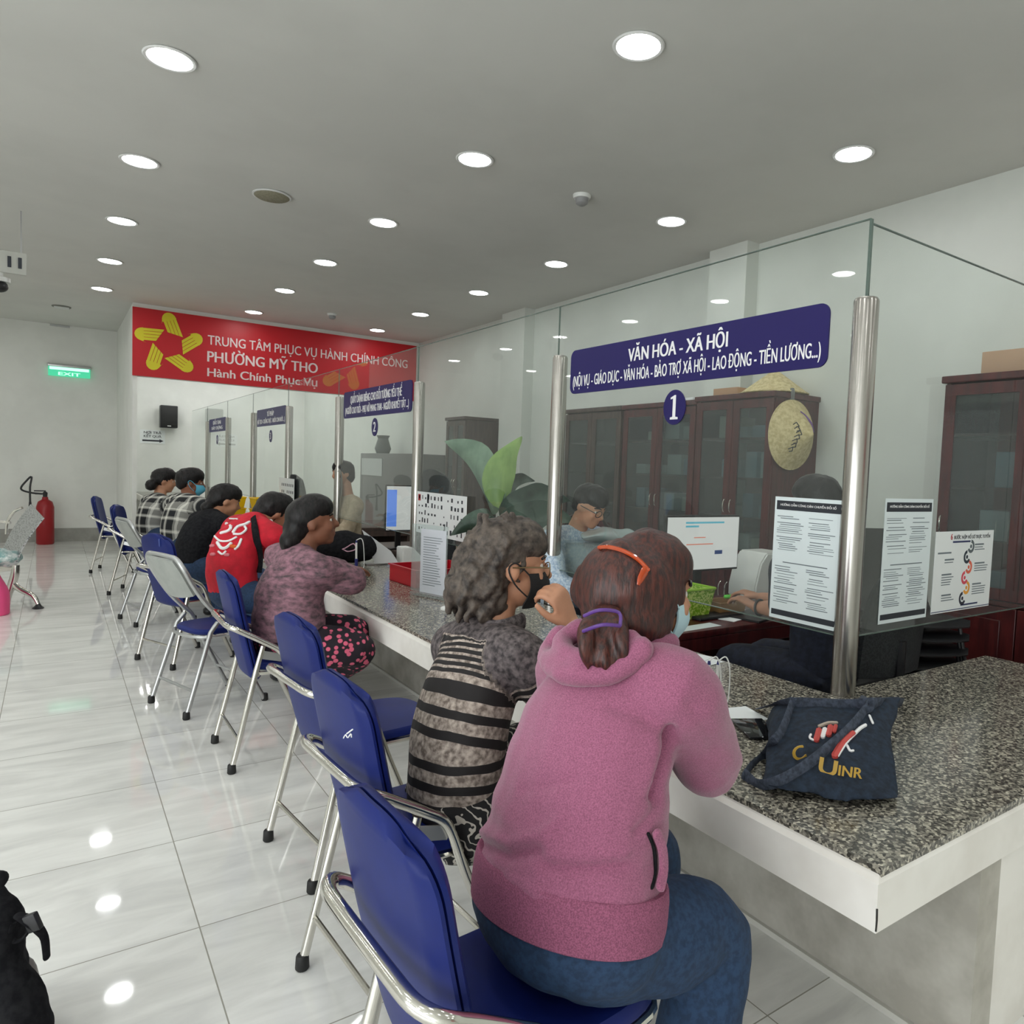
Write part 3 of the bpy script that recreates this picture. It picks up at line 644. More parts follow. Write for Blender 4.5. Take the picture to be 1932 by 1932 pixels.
def chair_type2():
    t = thing('folding_chair', 'x', 'chair', (0, 0, 0), 0, 'grey backed folding chairs')
    W = 0.245
    side = [(0.54, 0.0), (0.42, 0.24), (0.30, 0.50), (0.265, 0.58), (0.22, 0.63), (0.12, 0.74), (0.04, 0.86), (-0.02, 0.97)]
    pts = [V((x, -W, z)) for x, z in side]+[V((-0.045, -W+0.05, 1.035)), V((-0.05, -0.1, 1.045)), V((-0.05, 0.1, 1.045)), V((-0.045, W-0.05, 1.035))]+[V((x, W, z)) for x, z in side[::-1]]
    bm = NB(); tube(bm, pts, 0.0165, 10, 4); obj('front_leg_hoop', bm, GREYMETAL, t)
    for s in (-1, 1):
        bm = NB(); tube(bm, [(0.21, s*0.225, 0.60), (0.16, s*0.23, 0.54), (0.0, s*0.245, 0.02)], 0.0155, 10); obj('leg', bm, GREYMETAL, t)
        for x, y in ((0.0, s*0.245), (0.54, s*W)):
            bm = NB(); lathe(bm, [(0.019, 0), (0.023, 0.006), (0.021, 0.045), (0.018, 0.05)], (x, y, 0), seg=14); obj('foot_cap', bm, RUBBER, t)
    bm = NB(); tube(bm, [(0.05, -0.24, 0.17), (0.05, 0.24, 0.17)], 0.0095, 8); obj('stretcher', bm, GREYMETAL, t)
    bm = NB(); tube(bm, [(0.45, -0.24, 0.18), (0.45, 0.24, 0.18)], 0.0095, 8); obj('stretcher', bm, GREYMETAL, t)
    bm = NB(); out = []
    for k in range(40):
        a = 2*math.pi*k/40; c, s = math.cos(a), math.sin(a)
        out.append((0.35+0.25*math.copysign(abs(c)**0.5, c), 0.20*math.copysign(abs(s)**0.5, s)))
    rings = [[bm.verts.new((0.35+(x-0.35)*k, y*k, z)) for x, y in out] for k, z in ((0.96, 0.512), (1.0, 0.522), (1.0, 0.536), (0.95, 0.55), (0.6, 0.556))]
    for A, B in zip(rings, rings[1:]):
        for k in range(40): bm.faces.new((A[k], A[(k+1) % 40], B[(k+1) % 40], B[k]))
    bm.faces.new(rings[0][::-1]); bm.faces.new(rings[-1]); lab(obj('seat', bm, BLUEV, t), 'blue vinyl seat')
    bm = NB(); tube(bm, [V((x, y, 0.505)) for x, y in ((0.12, -0.19), (0.5, -0.2), (0.6, -0.1), (0.6, 0.1), (0.5, 0.2), (0.12, 0.19))], 0.011, 8, 4, closed=True); obj('seat_frame', bm, GREYMETAL, t)
    bm = NB(); rows = []
    for i in range(11):
        v = i/10; z = 0.80+0.235*v; xx = 0.075-0.125*v; hw = 0.205*(1-0.12*max(0, v-0.7)/0.3)
        rows.append([V((xx-0.02*(1-(j/4-1)**2), hw*(j/4-1), z+0.03*(1-(j/4-1)**2)*(1-v)*-1)) for j in range(9)])
    slab(bm, rows, 0.022); obj('backrest', bm, GREYV, t)
    return t
c1 = chair_type1(); used = False
def put1(x, y, a, label):
    global used
    if not used:
        used = True; c1.location = (x, y, 0); c1.rotation_euler = (0, 0, a); c1['label'] = label; c1.matrix_basis = M4.Translation((x, y, 0)) @ M4.Rotation(a, 4, 'Z'); return c1
    return dup(c1, (x, y, 0), a, label)
put1(0.50, 1.285, math.radians(3), 'blue chrome folding chair under the pink-jacket woman, nearest the camera')
chB = put1(0.69, 2.135, math.radians(4), 'blue chrome folding chair under the striped-sweater woman')
chC = put1(0.80, 3.055, math.radians(6), 'empty blue chrome folding chair between the striped woman and the floral-blouse woman')
put1(0.775, 4.38, math.radians(0), 'blue chrome folding chair under the floral-blouse woman')
chF = put1(0.66, 6.62, math.radians(24), 'blue folding chair with a cut-out handle shape behind the black-shirt person')
put1(0.615, 10.38, math.radians(-20), 'empty blue folding chair, second from the far end of the row')
put1(0.48, 12.33, math.radians(-15), 'empty blue folding chair at the far end of the row')
# the cut-out handle on that chair and marks on others are pieces of their own backs
c2 = chair_type2(); c2.location = (0.615, 5.37, 0); c2.rotation_euler = (0, 0, math.radians(18)); c2.matrix_basis = M4.Translation((0.615, 5.37, 0)) @ M4.Rotation(math.radians(18), 4, 'Z')
c2['label'] = 'grey-backed folding chair with blue seat under the red-shirt person'
dup(c2, (0.60, 8.4, 0), math.radians(12), 'grey-backed folding chair beside the plaid-shirt man')

# ---------------------------------------------------------------- papers and small things on the glass
def paper(name, label, o, ux, w, h, cat='paper notice', m=PAPERB, group=None):
    t = thing(name, label, cat, o, 0, group); bm = NB(); o = V(o); ux = V(ux).normalized()
    prism(bm, [(0, 0), (w, 0), (w, h), (0, h)], o, ux, (0, 0, 1), 0.0015); obj('sheet', bm, m, t, None)
    return t, o+ux.cross(V((0, 0, 1)))*0.0016, ux
def bars(bm, o, ux, lst, dep=0.0006):
    for x, y, w, h in lst: prism(bm, [(x, y), (x+w, y), (x+w, y+h), (x, y+h)], o, ux, (0, 0, 1), dep)
def guide_notice(label, o, ux, w, h, seed):
    rnd = random.Random(seed)
    t, f, ux = paper('guide_notice', label, o, ux, w, h, group='blue guidance notices taped to the glass')
    bm = NB(); bars(bm, f, ux, [(w*0.03, h*0.895, w*0.94, h*0.075)]); obj('header_band', bm, INK, t, None); bm = NB(); bars(bm, f, ux, [(w*0.03, h*0.03, w*0.94, h*0.045)]); obj('footer_band', bm, INK, t, None)
    obj('lettering', text_bm('HƯỚNG DẪN CÔNG DÂN CHUYỂN ĐỔI SỐ', f+ux*w*0.5+V((0, 0, h*0.928))+ux.cross(V((0, 0, 1)))*0.0008, ux, (0, 0, 1), w*0.82, h*0.018, 0.0005, 0.02), WHITEL, t, None)
    bm = NB(); L = []
    for blk, (ya, yb) in enumerate(((0.84, 0.55), (0.43, 0.12))):
        L.append((w*0.17, h*(ya+(0.02 if blk == 0 else 0.035)), w*0.66, h*0.008)) if blk else None
        for c in (0.05, 0.53):
            y = ya
            while y > yb:
                ww = rnd.uniform(0.22, 0.40); ind = rnd.choice((0, 0, 0.03, 0.05)); L.append((w*(c+ind), h*y, w*(ww-ind*0.5), h*rnd.choice((0.004, 0.006)))); y -= rnd.choice((0.016, 0.016, 0.022, 0.036))
    bars(bm, f, ux, L); o = obj('printed_lines', bm, INKG, t, None); o['kind'] = 'stuff'
    return t
guide_notice('pale blue printed notice on the glass left of the nearest steel post', (2.833, 2.268, 1.028), (0, -1, 0), 0.372, 0.585, 1)
guide_notice('pale blue printed notice on the glass right of the nearest steel post', (3.07, 1.843, 1.048), (1, 0, 0), 0.415, 0.58, 2)
t, f, ux = paper('steps_poster', 'white six-step poster with a coloured snaking line at the right edge', (3.53, 1.843, 1.055), (1, 0, 0), 0.60, 0.412, m=PAPER)
nrm = V((0, -1, 0))
def arc_band(bm, cx_, cz, r, a0, a1, wd, n=14):
    pa = [(cx_+(r+wd)*math.cos(a0+(a1-a0)*i/n)*1.0, cz+(r+wd)*1.0*math.sin(a0+(a1-a0)*i/n)) for i in range(n+1)]
    pb = [(cx_+(r-wd)*math.cos(a0+(a1-a0)*i/n), cz+(r-wd)*math.sin(a0+(a1-a0)*i/n)) for i in range(n+1)]
    for i in range(n): prism(bm, [pa[i], pa[i+1], pb[i+1], pb[i]], f, ux, (0, 0, 1), 0.0006)
cols = [(90, 100, 104), (44, 54, 66), (222, 104, 78), (214, 76, 92), (230, 160, 60), (44, 46, 60)]
for k, c in enumerate(cols):
    bm = NB(); s = 1 if k % 2 == 0 else -1
    cz = 0.33-k*0.054; cx_ = 0.345+s*0.015-k*0.005
    arc_band(bm, cx_, cz, 0.027, math.pi/2, math.pi/2-s*math.pi*1.35, 0.008)
    prism(bm, [(cx_+0.010*math.cos(a*math.pi/8), cz+0.010*math.sin(a*math.pi/8)) for a in range(16)], f, ux, (0, 0, 1), 0.0006)
    lab(obj('step_curve', bm, mat('poster_colour_%d' % k, srgb(*c), 0.6), t, None), 'coloured step curve')
bm = NB(); bars(bm, f, ux, [(0.17, 0.353, 0.18, 0.009), (0.29, 0.022, 0.18, 0.008), (0.0, 0.006, 0.6, 0.004)]); obj('navy_bar', bm, mat('poster_navy', srgb(48, 56, 96), 0.6), t, None)
obj('lettering', text_bm('6', f+ux*0.155+V((0, 0, 0.37)), ux, (0, 0, 1), None, 0.03, 0.0006, 0.03), mat('poster_red', srgb(176, 40, 52), 0.6), t, None)
obj('lettering', text_bm('BƯỚC NỘP HỒ SƠ TRỰC TUYẾN', f+ux*0.37+V((0, 0, 0.372)), ux, (0, 0, 1), 0.38, 0.018, 0.0006, 0.01), INK, t, None)
bm = NB(); rnd = random.Random(4); L = []
for x, y, n in ((0.40, 0.335, 3), (0.10, 0.265, 2), (0.41, 0.235, 4), (0.08, 0.19, 5), (0.40, 0.125, 5), (0.09, 0.085, 3), (0.03, 0.30, 1)):
    for i in range(n): L.append((x, y-i*0.0125, rnd.uniform(0.08, 0.15), 0.0045 if i else 0.008))
bars(bm, f, ux, L); o = obj('printed_lines', bm, INKG, t, None); o['kind'] = 'stuff'
# picture placard on the glass by the third post
t, f, ux = paper('picture_placard', 'white placard of small pictograms hanging by the third steel post', (2.795, 6.42, 1.062), (0, -1, 0), 1.02, 0.385, m=PAPER)
bm = NB(); rnd = random.Random(11); L = []
for r in range(5):
    for c in range(14):
        if rnd.random() < 0.75: L.append((0.05+c*0.067+rnd.uniform(-.01, .01), 0.03+r*0.072, rnd.uniform(0.012, 0.035), rnd.uniform(0.012, 0.045)))
bars(bm, f, ux, L); o = obj('pictograms', bm, INK, t, None); o['kind'] = 'stuff'
bm = NB(); bars(bm, f, ux, [(0.03, 0.30, 0.055, 0.06)]); lab(obj('red_pictogram', bm, mat('poster_red', (1, 0, 0)), t, None), 'red pictogram in the top corner')
bm = NB(); bars(bm, f, ux, [(0.23, 0.285, 0.04, 0.085), (0.6, 0.03, 0.022, 0.09)]); obj('pictogram', bm, INK, t, None)
t, f, ux = paper('picture_placard', 'small white placard of pictograms on the far glass near the yellow tubs', (2.80, 11.6, 1.06), (0, -1, 0), 0.85, 0.36, m=PAPER)
bm = NB(); L = [(0.05+c*0.1, 0.04+r*0.1, 0.04, 0.04) for r in range(3) for c in range(8) if rnd.random() < 0.7]
bars(bm, f, ux, L); o = obj('pictograms', bm, INK, t, None); o['kind'] = 'stuff'
# acrylic stand with a price list
a = at(792, 1122, z=ZT); t = thing('acrylic_stand', 'upright acrylic stand holding a white list beside the third steel post', 'sign stand', (a.x, a.y, ZT), math.radians(-72))
Rz = rotz(math.radians(-72)); ob_ = V((a.x, a.y, ZT)); ww, hh = 0.26, 0.46
bm = NB(); prism(bm, [(-0.10, 0), (ww+0.01, 0), (ww+0.01, hh+0.03), (-0.10, hh+0.03)], ob_+V((0, 0, 0.023)), Rz@V((1, 0, 0)), (0, 0, 1), -0.004); lab(obj('clear_panel', bm, PLASTICCLEAR, t, None), 'clear acrylic panel')
bm = NB(); box(bm, ob_+Rz@V((ww/2, 0.0, 0.012)), (ww+0.12, 0.09, 0.02), Rz); obj('base', bm, PLASTICCLEAR, t)
bm = NB(); prism(bm, [(0, 0), (ww, 0), (ww, hh), (0, hh)], ob_+V((0, 0, 0.023)), Rz@V((1, 0, 0)), (0, 0, 1), 0.003); lab(obj('sheet', bm, mat('cool_paper', srgb(214, 218, 226), 0.55), t, None), 'white price list')
bm = NB(); f = ob_+V((0, 0, 0.023))+(Rz@V((1, 0, 0))).cross(V((0, 0, 1)))*0.004
bars(bm, f, Rz@V((1, 0, 0)), [(0.03, 0.40-i*0.018, rnd.uniform(0.12, 0.2), 0.004) for i in range(20)]); o = obj('printed_lines', bm, INKG, t, None); o['kind'] = 'stuff'
# red tray boxes
def red_box(p, s, rz, label):
    t = thing('red_tray', label, 'tray', (p.x, p.y, ZT), rz, 'red plastic trays on the counter'); R = rotz(rz); bm = NB(); L_, W_, H_ = s
    th = 0.008
    box(bm, V((p.x, p.y, ZT+th/2+0.0005)), (L_, W_, th), R)
    for c, q in (((L_/2-th/2, 0), (th, W_)), ((-L_/2+th/2, 0), (th, W_)), ((0, W_/2-th/2), (L_-2*th-0.001, th)), ((0, -W_/2+th/2), (L_-2*th-0.001, th))):
        box(bm, V((p.x, p.y, ZT+H_/2+0.0005))+R@V((c[0], c[1], 0)), (q[0], q[1], H_), R)
    obj('tray', bm, mat('red_plastic', srgb(176, 18, 36), 0.35, bump=0.02), t, 20)
    bm = NB()
    for c, q in (((L_/2, 0), (0.02, W_+0.02)), ((-L_/2, 0), (0.02, W_+0.02)), ((0, W_/2), (L_-0.02, 0.02)), ((0, -W_/2), (L_-0.02, 0.02))):
        box(bm, V((p.x, p.y, ZT+H_+0.004))+R@V((c[0], c[1], 0)), (q[0], q[1], 0.01), R)
    obj('rim', bm, mat('red_plastic', (1, 0, 0)), t, 20)
red_box(V((2.49, 5.36, ZT)), (0.54, 0.46, 0.13), 0.06, 'red plastic tray on the counter behind the acrylic stand')

# ---------------------------------------------------------------- bookcases along the right wall
def bookcase(ya, yb, xf, h, nd, label, wood=WOOD, low=0.95, group='glass-door bookcases along the right wall', xb=XW-0.005, files=True, seed=0):
    t = thing('bookcase', label, 'bookcase', ((xf+xb)/2, (ya+yb)/2, 0), 0, group)
    bm = NB(); th = 0.03; x0 = xf+0.025
    box2(bm, (x0, ya, 0), (xb, ya+th, h-0.05)); box2(bm, (x0, yb-th, 0), (xb, yb, h-0.05)); box2(bm, (xb-0.015, ya+th, 0), (xb, yb-th, h-0.05))
    box2(bm, (x0, ya+th, 0), (xb-0.015, yb-th, 0.09)); box2(bm, (x0, ya+th, low-0.03), (xb-0.015, yb-th, low)); obj('carcass', bm, wood, t, 20)
    bm = NB(); box2(bm, (xf-0.02, ya-0.02, h-0.05), (xb, yb+0.02, h), 0.008); obj('cornice', bm, wood, t, 20)
    for k in range(3):
        z = low+(h-0.05-low)*(k+1)/4; bm = NB(); box2(bm, (x0+0.03, ya+th, z), (xb-0.016, yb-th, z+0.02)); obj('shelf', bm, wood, t, 20)
    wd = (yb-ya)/nd
    for k in range(nd):
        a, b = ya+k*wd+0.003, ya+(k+1)*wd-0.003; fw = 0.075
        bm = NB(); zl, zh = low+0.01, h-0.06
        box2(bm, (xf, a, zl), (xf+0.022, a+fw, zh)); box2(bm, (xf, b-fw, zl), (xf+0.022, b, zh)); box2(bm, (xf, a+fw, zl), (xf+0.022, b-fw, zl+fw)); box2(bm, (xf, a+fw, zh-fw), (xf+0.022, b-fw, zh))
        d = obj('glass_door', bm, wood, t, 20)
        bm = NB(); box2(bm, (xf+0.008, a+fw, zl+fw), (xf+0.013, b-fw, zh-fw)); lab(obj('pane', bm, CABGLASS, d, 20), 'glass pane')
        yh = b-0.035 if k % 2 == 0 else a+0.035
        bm = NB(); tube(bm, [(xf-0.002, yh, low+0.42), (xf-0.028, yh, low+0.44), (xf-0.028, yh, low+0.52), (xf-0.002, yh, low+0.54)], 0.006, 8, 3); lab(obj('handle', bm, CHROME, d), 'steel bow handle')
        bm = NB(); box2(bm, (xf, a, 0.10), (xf+0.022, b, low-0.035), 0.004); box2(bm, (xf-0.006, a+0.09, 0.19), (xf, b-0.09, low-0.12), 0.005)
        d = obj('wooden_door', bm, wood, t, 20)
        bm = NB(); tube(bm, [(xf-0.002, yh, 0.57), (xf-0.03, yh, 0.60), (xf-0.03, yh, 0.70), (xf-0.002, yh, 0.73)], 0.006, 8, 3); lab(obj('handle', bm, CHROME, d), 'steel bow handle')
    return t
rnd = random.Random(5)
bookcase(0.95, 2.63, 5.03, 2.45, 3, 'dark red glass-door bookcase at the right edge of the photo', seed=1)
bookcase(4.10, 5.02, 5.03, 2.45, 2, 'dark bookcase with a conical hat hung on its near side', seed=2)
bookcase(5.06, 6.16, 5.06, 2.43, 2, 'dark bookcase seen behind the counter number 1 disc', seed=3)
bookcase(6.20, 7.26, 5.06, 2.43, 2, 'dark brown bookcase seen just right of the second steel post', WOODB, seed=4)
bookcase(9.85, 10.5, 5.03, 2.45, 2, 'dark brown bookcase standing alone behind the plant', WOODB, seed=5)
FC = [mat('file_%d' % i, srgb(*c), 0.6, bump=0.02) for i, c in enumerate(((208, 214, 214), (150, 178, 190), (186, 190, 186), (120, 150, 168), (214, 206, 190)))]
def files(ya, yb, zs, desc):
    k = 0
    for zi, z in enumerate(zs):
        y = ya+0.05
        while y < yb-0.16:
            w_ = rnd.uniform(0.10, 0.24); h_ = rnd.uniform(0.08, 0.24)
            bm = NB(); box2(bm, (5.16, y, z+0.001), (5.5, min(y+w_, yb-0.04), z+h_), 0.006)
            solo('file_stack', bm, FC[rnd.randrange(5)], 'files behind the glass of %s, on %s' % (desc, ('the bottom shelf', 'the second shelf', 'the third shelf', 'the top shelf')[zi]), 'file stack', 'file stacks in the bookcases'); y += w_+rnd.uniform(0.02, 0.14); k += 1
SH = [0.95]+[0.95+1.45*(k+1)/4+0.02 for k in range(3)]
files(4.15, 4.98, SH, 'the hat bookcase'); files(5.1, 6.1, SH, 'the bookcase behind the number 1 disc'); files(1.9, 2.58, SH[:3], 'the bookcase at the right edge')
bm = NB(); box2(bm, (5.20, 1.5, 2.452), (5.55, 2.05, 2.60), 0.004); solo('carton', bm, mat('cardboard', srgb(178, 140, 108), 0.8, bump=0.05), 'brown cardboard carton on the bookcase at the right edge, nearer one', 'carton', 'cartons on the bookcases')
bm = NB(); box2(bm, (5.16, 2.09, 2.452), (5.52, 2.46, 2.615), 0.004); solo('carton', bm, mat('cardboard', (1, 1, 1)), 'brown cardboard carton on the bookcase at the right edge, farther one', 'carton', 'cartons on the bookcases')
bm = NB(); box2(bm, (5.14, 4.62, 2.452), (5.45, 4.92, 2.53), 0.003); solo('carton', bm, mat('cardboard', (1, 1, 1)), 'small flat cardboard carton beside the conical hat on top of the bookcase', 'carton', 'cartons on the bookcases')
bm = NB(); box2(bm, (5.15, 5.2, 2.432), (5.5, 5.32, 2.47), 0.003); solo('paper_bundle', bm, PAPER, 'thin white paper bundle lying on the bookcase behind the number 1 disc', 'paper')
STRAW = mottled('palm_leaf_straw', srgb(196, 178, 128), srgb(222, 206, 158), 30, rough=0.7, bump=0.2)
def cone_hat(c, R, label, top=False):
    t = thing('conical_hat', label, 'hat', c, 0, 'palm-leaf conical hats'); bm = NB()
    prof = [(0.30, 0.0), (0.302, 0.006)]+[(0.30*(1-k/15)+0.002, 0.006+0.225*(k/15)) for k in range(1, 16)]
    lathe(bm, [(r+0.0015*(i % 2), z) for i, (r, z) in enumerate(prof)], c, R, 40); obj('crown', bm, STRAW, t, 60)
    bm = NB(); lathe(bm, [(0.30, -0.004), (0.307, 0.0), (0.307, 0.008), (0.30, 0.01)], c, R, 40); obj('rim', bm, STRAW, t)
    return t
Rh = M4.Rotation(math.radians(90), 3, 'X')          # hat axis towards -Y
hc = at(1496, 821, y=4.07); t = cone_hat((hc.x-0.02, 4.075, hc.z), Rh, 'conical palm-leaf hat with writing hung on the side of the bookcase')
bm = NB()
def on_hat(u, v): 
    r = math.hypot(u, v); return V((hc.x-0.02+u, 4.075-0.011-0.225*(1-r/0.30), hc.z+v))
def stroke(bm, pts, w_):
    for (a, b), (c, d) in zip(pts, pts[1:]): tube(bm, [on_hat(a, b), on_hat(c, d)], w_, 5)
for k in range(7): 
    x0, y0 = -0.13+rnd.uniform(-.02, .02), 0.08-k*0.035; stroke(bm, [(x0, y0), (x0+0.03, y0+0.02), (x0+0.04, y0-0.015), (x0+0.015, y0-0.02)], 0.004)
obj('ink_writing', bm, INK, t)
bm = NB()
for k in range(5): stroke(bm, [(0.0+0.03*k, 0.2-0.02*k), (0.05+0.02*k, 0.17-0.02*k), (0.06+0.02*k, 0.11-0.02*k)], 0.007)
obj('purple_ribbon', bm, mat('purple_thread', srgb(120, 84, 150), 0.7), t)
bm = NB(); tube(bm, [(hc.x-0.02, 4.085, hc.z+0.31), (hc.x-0.03, 4.075, hc.z+0.36), (hc.x-0.02, 4.09, hc.z+0.40)], 0.02, 8, 3); obj('chin_strap', bm, mat('grey_strap', srgb(110, 112, 110), 0.8), t)
cone_hat((5.34, 4.36, 2.462), M4.Identity(3), 'conical palm-leaf hat lying on top of the bookcase behind the sign')

# low grey cabinet far behind, and a small vase on it
t = thing('low_cabinet', 'low grey-brown office cabinet with a pale glass strip, far behind the counter', 'cabinet', (5.35, 13.1, 0))
bm = NB(); box2(bm, (5.03, 11.8, 0), (XW-0.005, 14.4, 1.88), 0.01); obj('body', bm, mat('grey_brown_laminate', srgb(112, 112, 110), 0.5, bump=0.02), t)
bm = NB(); box2(bm, (5.018, 13.2, 1.45), (5.03, 14.3, 1.78)); lab(obj('door', bm, mat('frosted_pane', srgb(190, 194, 192), 0.4), t), 'pale glass strip door')
for y in (12.1, 13.0): 
    bm = NB(); box2(bm, (5.02, y-0.02, 0.9), (5.03, y+0.02, 1.1)); obj('handle', bm, CHROME, t)
bm = NB(); lathe(bm, [(0.12, 0), (0.16, 0.1), (0.10, 0.3), (0.13, 0.36), (0.11, 0.34)], (5.3, 13.9, 1.881)); solo('vase', bm, mat('grey_vase', srgb(120, 124, 122), 0.5, bump=0.02), 'grey vase on the low office cabinet far behind', 'vase')

# staff desks
def desk(x0, x1, y0, y1, label, m=WOOD, z=0.757):
    t = thing('office_desk', label, 'desk', ((x0+x1)/2, (y0+y1)/2, 0), 0, 'dark staff desks behind the counter')
    bm = NB(); box2(bm, (x0, y0, z-0.045), (x1, y1, z), 0.008); obj('desktop', bm, m, t)
    bm = NB(); box2(bm, (x0+0.04, y0+0.05, 0), (x0+0.08, y1-0.05, z-0.046)); obj('side_panel', bm, m, t, 20)
    bm = NB(); box2(bm, (x1-0.08, y0+0.05, 0), (x1-0.04, y1-0.05, z-0.046)); obj('side_panel', bm, m, t, 20)
    bm = NB(); box2(bm, (x0+0.081, y1-0.12, 0.2), (x1-0.081, y1-0.10, z-0.046)); obj('modesty_panel', bm, m, t, 20)
    bm = NB(); box2(bm, (x0+0.01, y0+0.004, z-0.13), (x1-0.01, y0+0.03, z-0.047), 0.004); obj('drawer_front', bm, m, t, 20)
    return t
desk(2.93, 4.6, 3.06, 3.94, 'dark red staff desk under the near monitor')
desk(3.0, 4.4, 6.75, 8.3, 'dark staff desk behind the third steel post', WOODB)
desk(3.0, 4.4, 10.2, 11.6, 'dark staff desk farther along behind the priority sign', WOODB)
SCRB = mat('screen_bezel', (0.012, 0.012, 0.013), 0.35, bump=0.02)
def monitor(c, wv, hv, label, rz=0, blue=False):
    t = thing('monitor', label, 'monitor', (c[0], c[1], 0.757), rz, 'staff computer monitors'); R = rotz(rz); B = V((c[0], c[1], 0))
    z0 = c[2]
    bm = NB(); box(bm, B+V((0, 0, z0+hv/2)), (wv+0.02, 0.035, hv+0.03), R, 0.006); obj('housing', bm, SCRB, t)
    bm = NB(); box(bm, B+R@V((0, 0.03, (z0+0.757)/2+0.06)), (0.06, 0.025, z0-0.757+0.12), R); obj('stand', bm, SCRB, t)
    bm = NB(); box(bm, B+R@V((0, 0.02, 0.766)), (0.26, 0.20, 0.014), R, 0.004); obj('base', bm, SCRB, t)
    bm = NB(); f = B+R@V((-wv/2, -0.0185, z0)); prism(bm, [(0, 0), (wv, 0), (wv, hv), (0, hv)], f, R@V((1, 0, 0)), (0, 0, 1), 0.001)
    obj('screen', bm, mat('lit_screen', srgb(150, 150, 146), 0.4, emit=srgb(222, 224, 222), es=0.62), t, None)
    f2 = B+R@V((-wv/2, -0.0196, z0)); ux = R@V((1, 0, 0))
    if blue:
        bm = NB(); bars(bm, f2, ux, [(0.01*wv, 0.08*hv, 0.36*wv, 0.84*hv)]); obj('screen_sidebar', bm, mat('lit_blue', srgb(84, 126, 214), 0.4, emit=srgb(84, 126, 214), es=0.8), t, None)
    else:
        bm = NB(); bars(bm, f2, ux, [(0.24*wv, 0.88*hv, 0.54*wv, 0.035*hv), (0.24*wv, 0.81*hv, 0.18*wv, 0.035*hv)]); obj('screen_banner', bm, mat('lit_teal', srgb(70, 160, 180), 0.4, emit=srgb(96, 168, 186), es=0.6), t, None)
        bm = NB(); bars(bm, f2, ux, [(0.36*wv, 0.605*hv, 0.16*wv, 0.018*hv), (0.26*wv, 0.475*hv, 0.37*wv, 0.02*hv)]); obj('screen_text', bm, mat('lit_salmon', srgb(214, 120, 96), 0.5, emit=srgb(206, 130, 110), es=0.5), t, None)
        bm = NB(); bars(bm, f2, ux, [(0.66*wv, 0.28*hv, 0.11*wv, 0.075*hv)]); obj('screen_button', bm, mat('lit_navy', srgb(40, 62, 110), 0.5, emit=srgb(40, 62, 110), es=0.5), t, None)
    return t
a = at(1252, 1078, y=3.6); b = at(1391, 975, y=3.6)
monitor(((a.x+b.x)/2, 3.6, a.z), b.x-a.x, b.z-a.z, 'white lit monitor facing the camera on the dark red desk')
a = at(727, 1000, y=7.6); b = at(780, 918, y=7.6)
monitor(((a.x+b.x)/2, 7.6, a.z), b.x-a.x, b.z-a.z, 'lit monitor with a blue side strip behind the third steel post', 0, True)
# desk clutter
p = at(1300, 1172, z=0.757); t = thing('green_basket', 'lime green woven plastic basket on the near edge of the red desk', 'basket', (p.x, p.y+0.12, 0.757))
GB = mottled('lime_woven_plastic', srgb(122, 168, 22), srgb(206, 222, 120), 70, rough=0.4, lo=0.48, hi=0.54, tex='noise')
bm = NB(); ww, dd, hh = 0.42, 0.26, 0.19; c = V((p.x+0.03, p.y+0.14, 0.758))
def tray_rows(bm, c, w0, d0, w1, d1, h, th=0.008):
    o0 = [(-w0/2, -d0/2), (w0/2, -d0/2), (w0/2, d0/2), (-w0/2, d0/2)]; o1 = [(-w1/2, -d1/2), (w1/2, -d1/2), (w1/2, d1/2), (-w1/2, d1/2)]
    A = [bm.verts.new(c+V((x, y, 0))) for x, y in o0]; B = [bm.verts.new(c+V((x, y, h))) for x, y in o1]
    k1 = (w1-2*th)/w1; k0 = (w0-2*th)/w0
    Cc = [bm.verts.new(c+V((x*k1, y*(d1-2*th)/d1, h))) for x, y in o1]; Dd = [bm.verts.new(c+V((x*k0, y*(d0-2*th)/d0, th))) for x, y in o0]
    for i in range(4):
        j = (i+1) % 4; bm.faces.new((A[i], A[j], B[j], B[i])); bm.faces.new((B[i], B[j], Cc[j], Cc[i])); bm.faces.new((Cc[i], Cc[j], Dd[j], Dd[i]))
    bm.faces.new(A[::-1]); bm.faces.new(Dd)
tray_rows(bm, c, 0.36, 0.21, ww, dd, hh); obj('basket', bm, GB, t, 20)
bm = NB(); tube(bm, [c+V((x, y, hh+0.006)) for x, y in ((-ww/2, -dd/2), (ww/2, -dd/2), (ww/2, dd/2), (-ww/2, dd/2))], 0.009, 8, 0, closed=True); obj('rim', bm, mat('lime_plastic', srgb(150, 196, 40), 0.4), t)
def sheet_thing(name, label, px, py, w_, d_, rz, z, m=PAPER, h=0.004, cat='paper', group=None):
    q = at(px, py, z=z); bm = NB(); box(bm, (q.x, q.y, z+h/2+0.0008), (w_, d_, h), rotz(rz)); return solo(name, bm, m, label, cat, group, 20)
sheet_thing('paper_sheet', 'white paper sheets on the red desk right of the green basket', 1372, 1158, 0.45, 0.34, 0.25, 0.757)
sheet_thing('dark_folder', 'dark folder lying on the red desk by the paper sheets', 1425, 1163, 0.38, 0.26, 0.2, 0.758, BLACK, 0.012, 'folder')
sheet_thing('paper_sheet', 'pale paper edge under the green basket on the red desk', 1310, 1184, 0.4, 0.1, 0.05, 0.757, PAPERB, 0.0006)
q = at(1355, 1112, z=0.757); q = V((3.78, 3.42, 0.757)); t = thing('wooden_tray', 'small wooden tray holding a green marker under the near monitor', 'tray', q)
bm = NB(); tray_rows(bm, q+V((0, 0, 0.001)), 0.24, 0.16, 0.26, 0.18, 0.085, 0.012); obj('tray', bm, mat('pale_wood', srgb(150, 112, 72), 0.6, bump=0.05), t, 20)
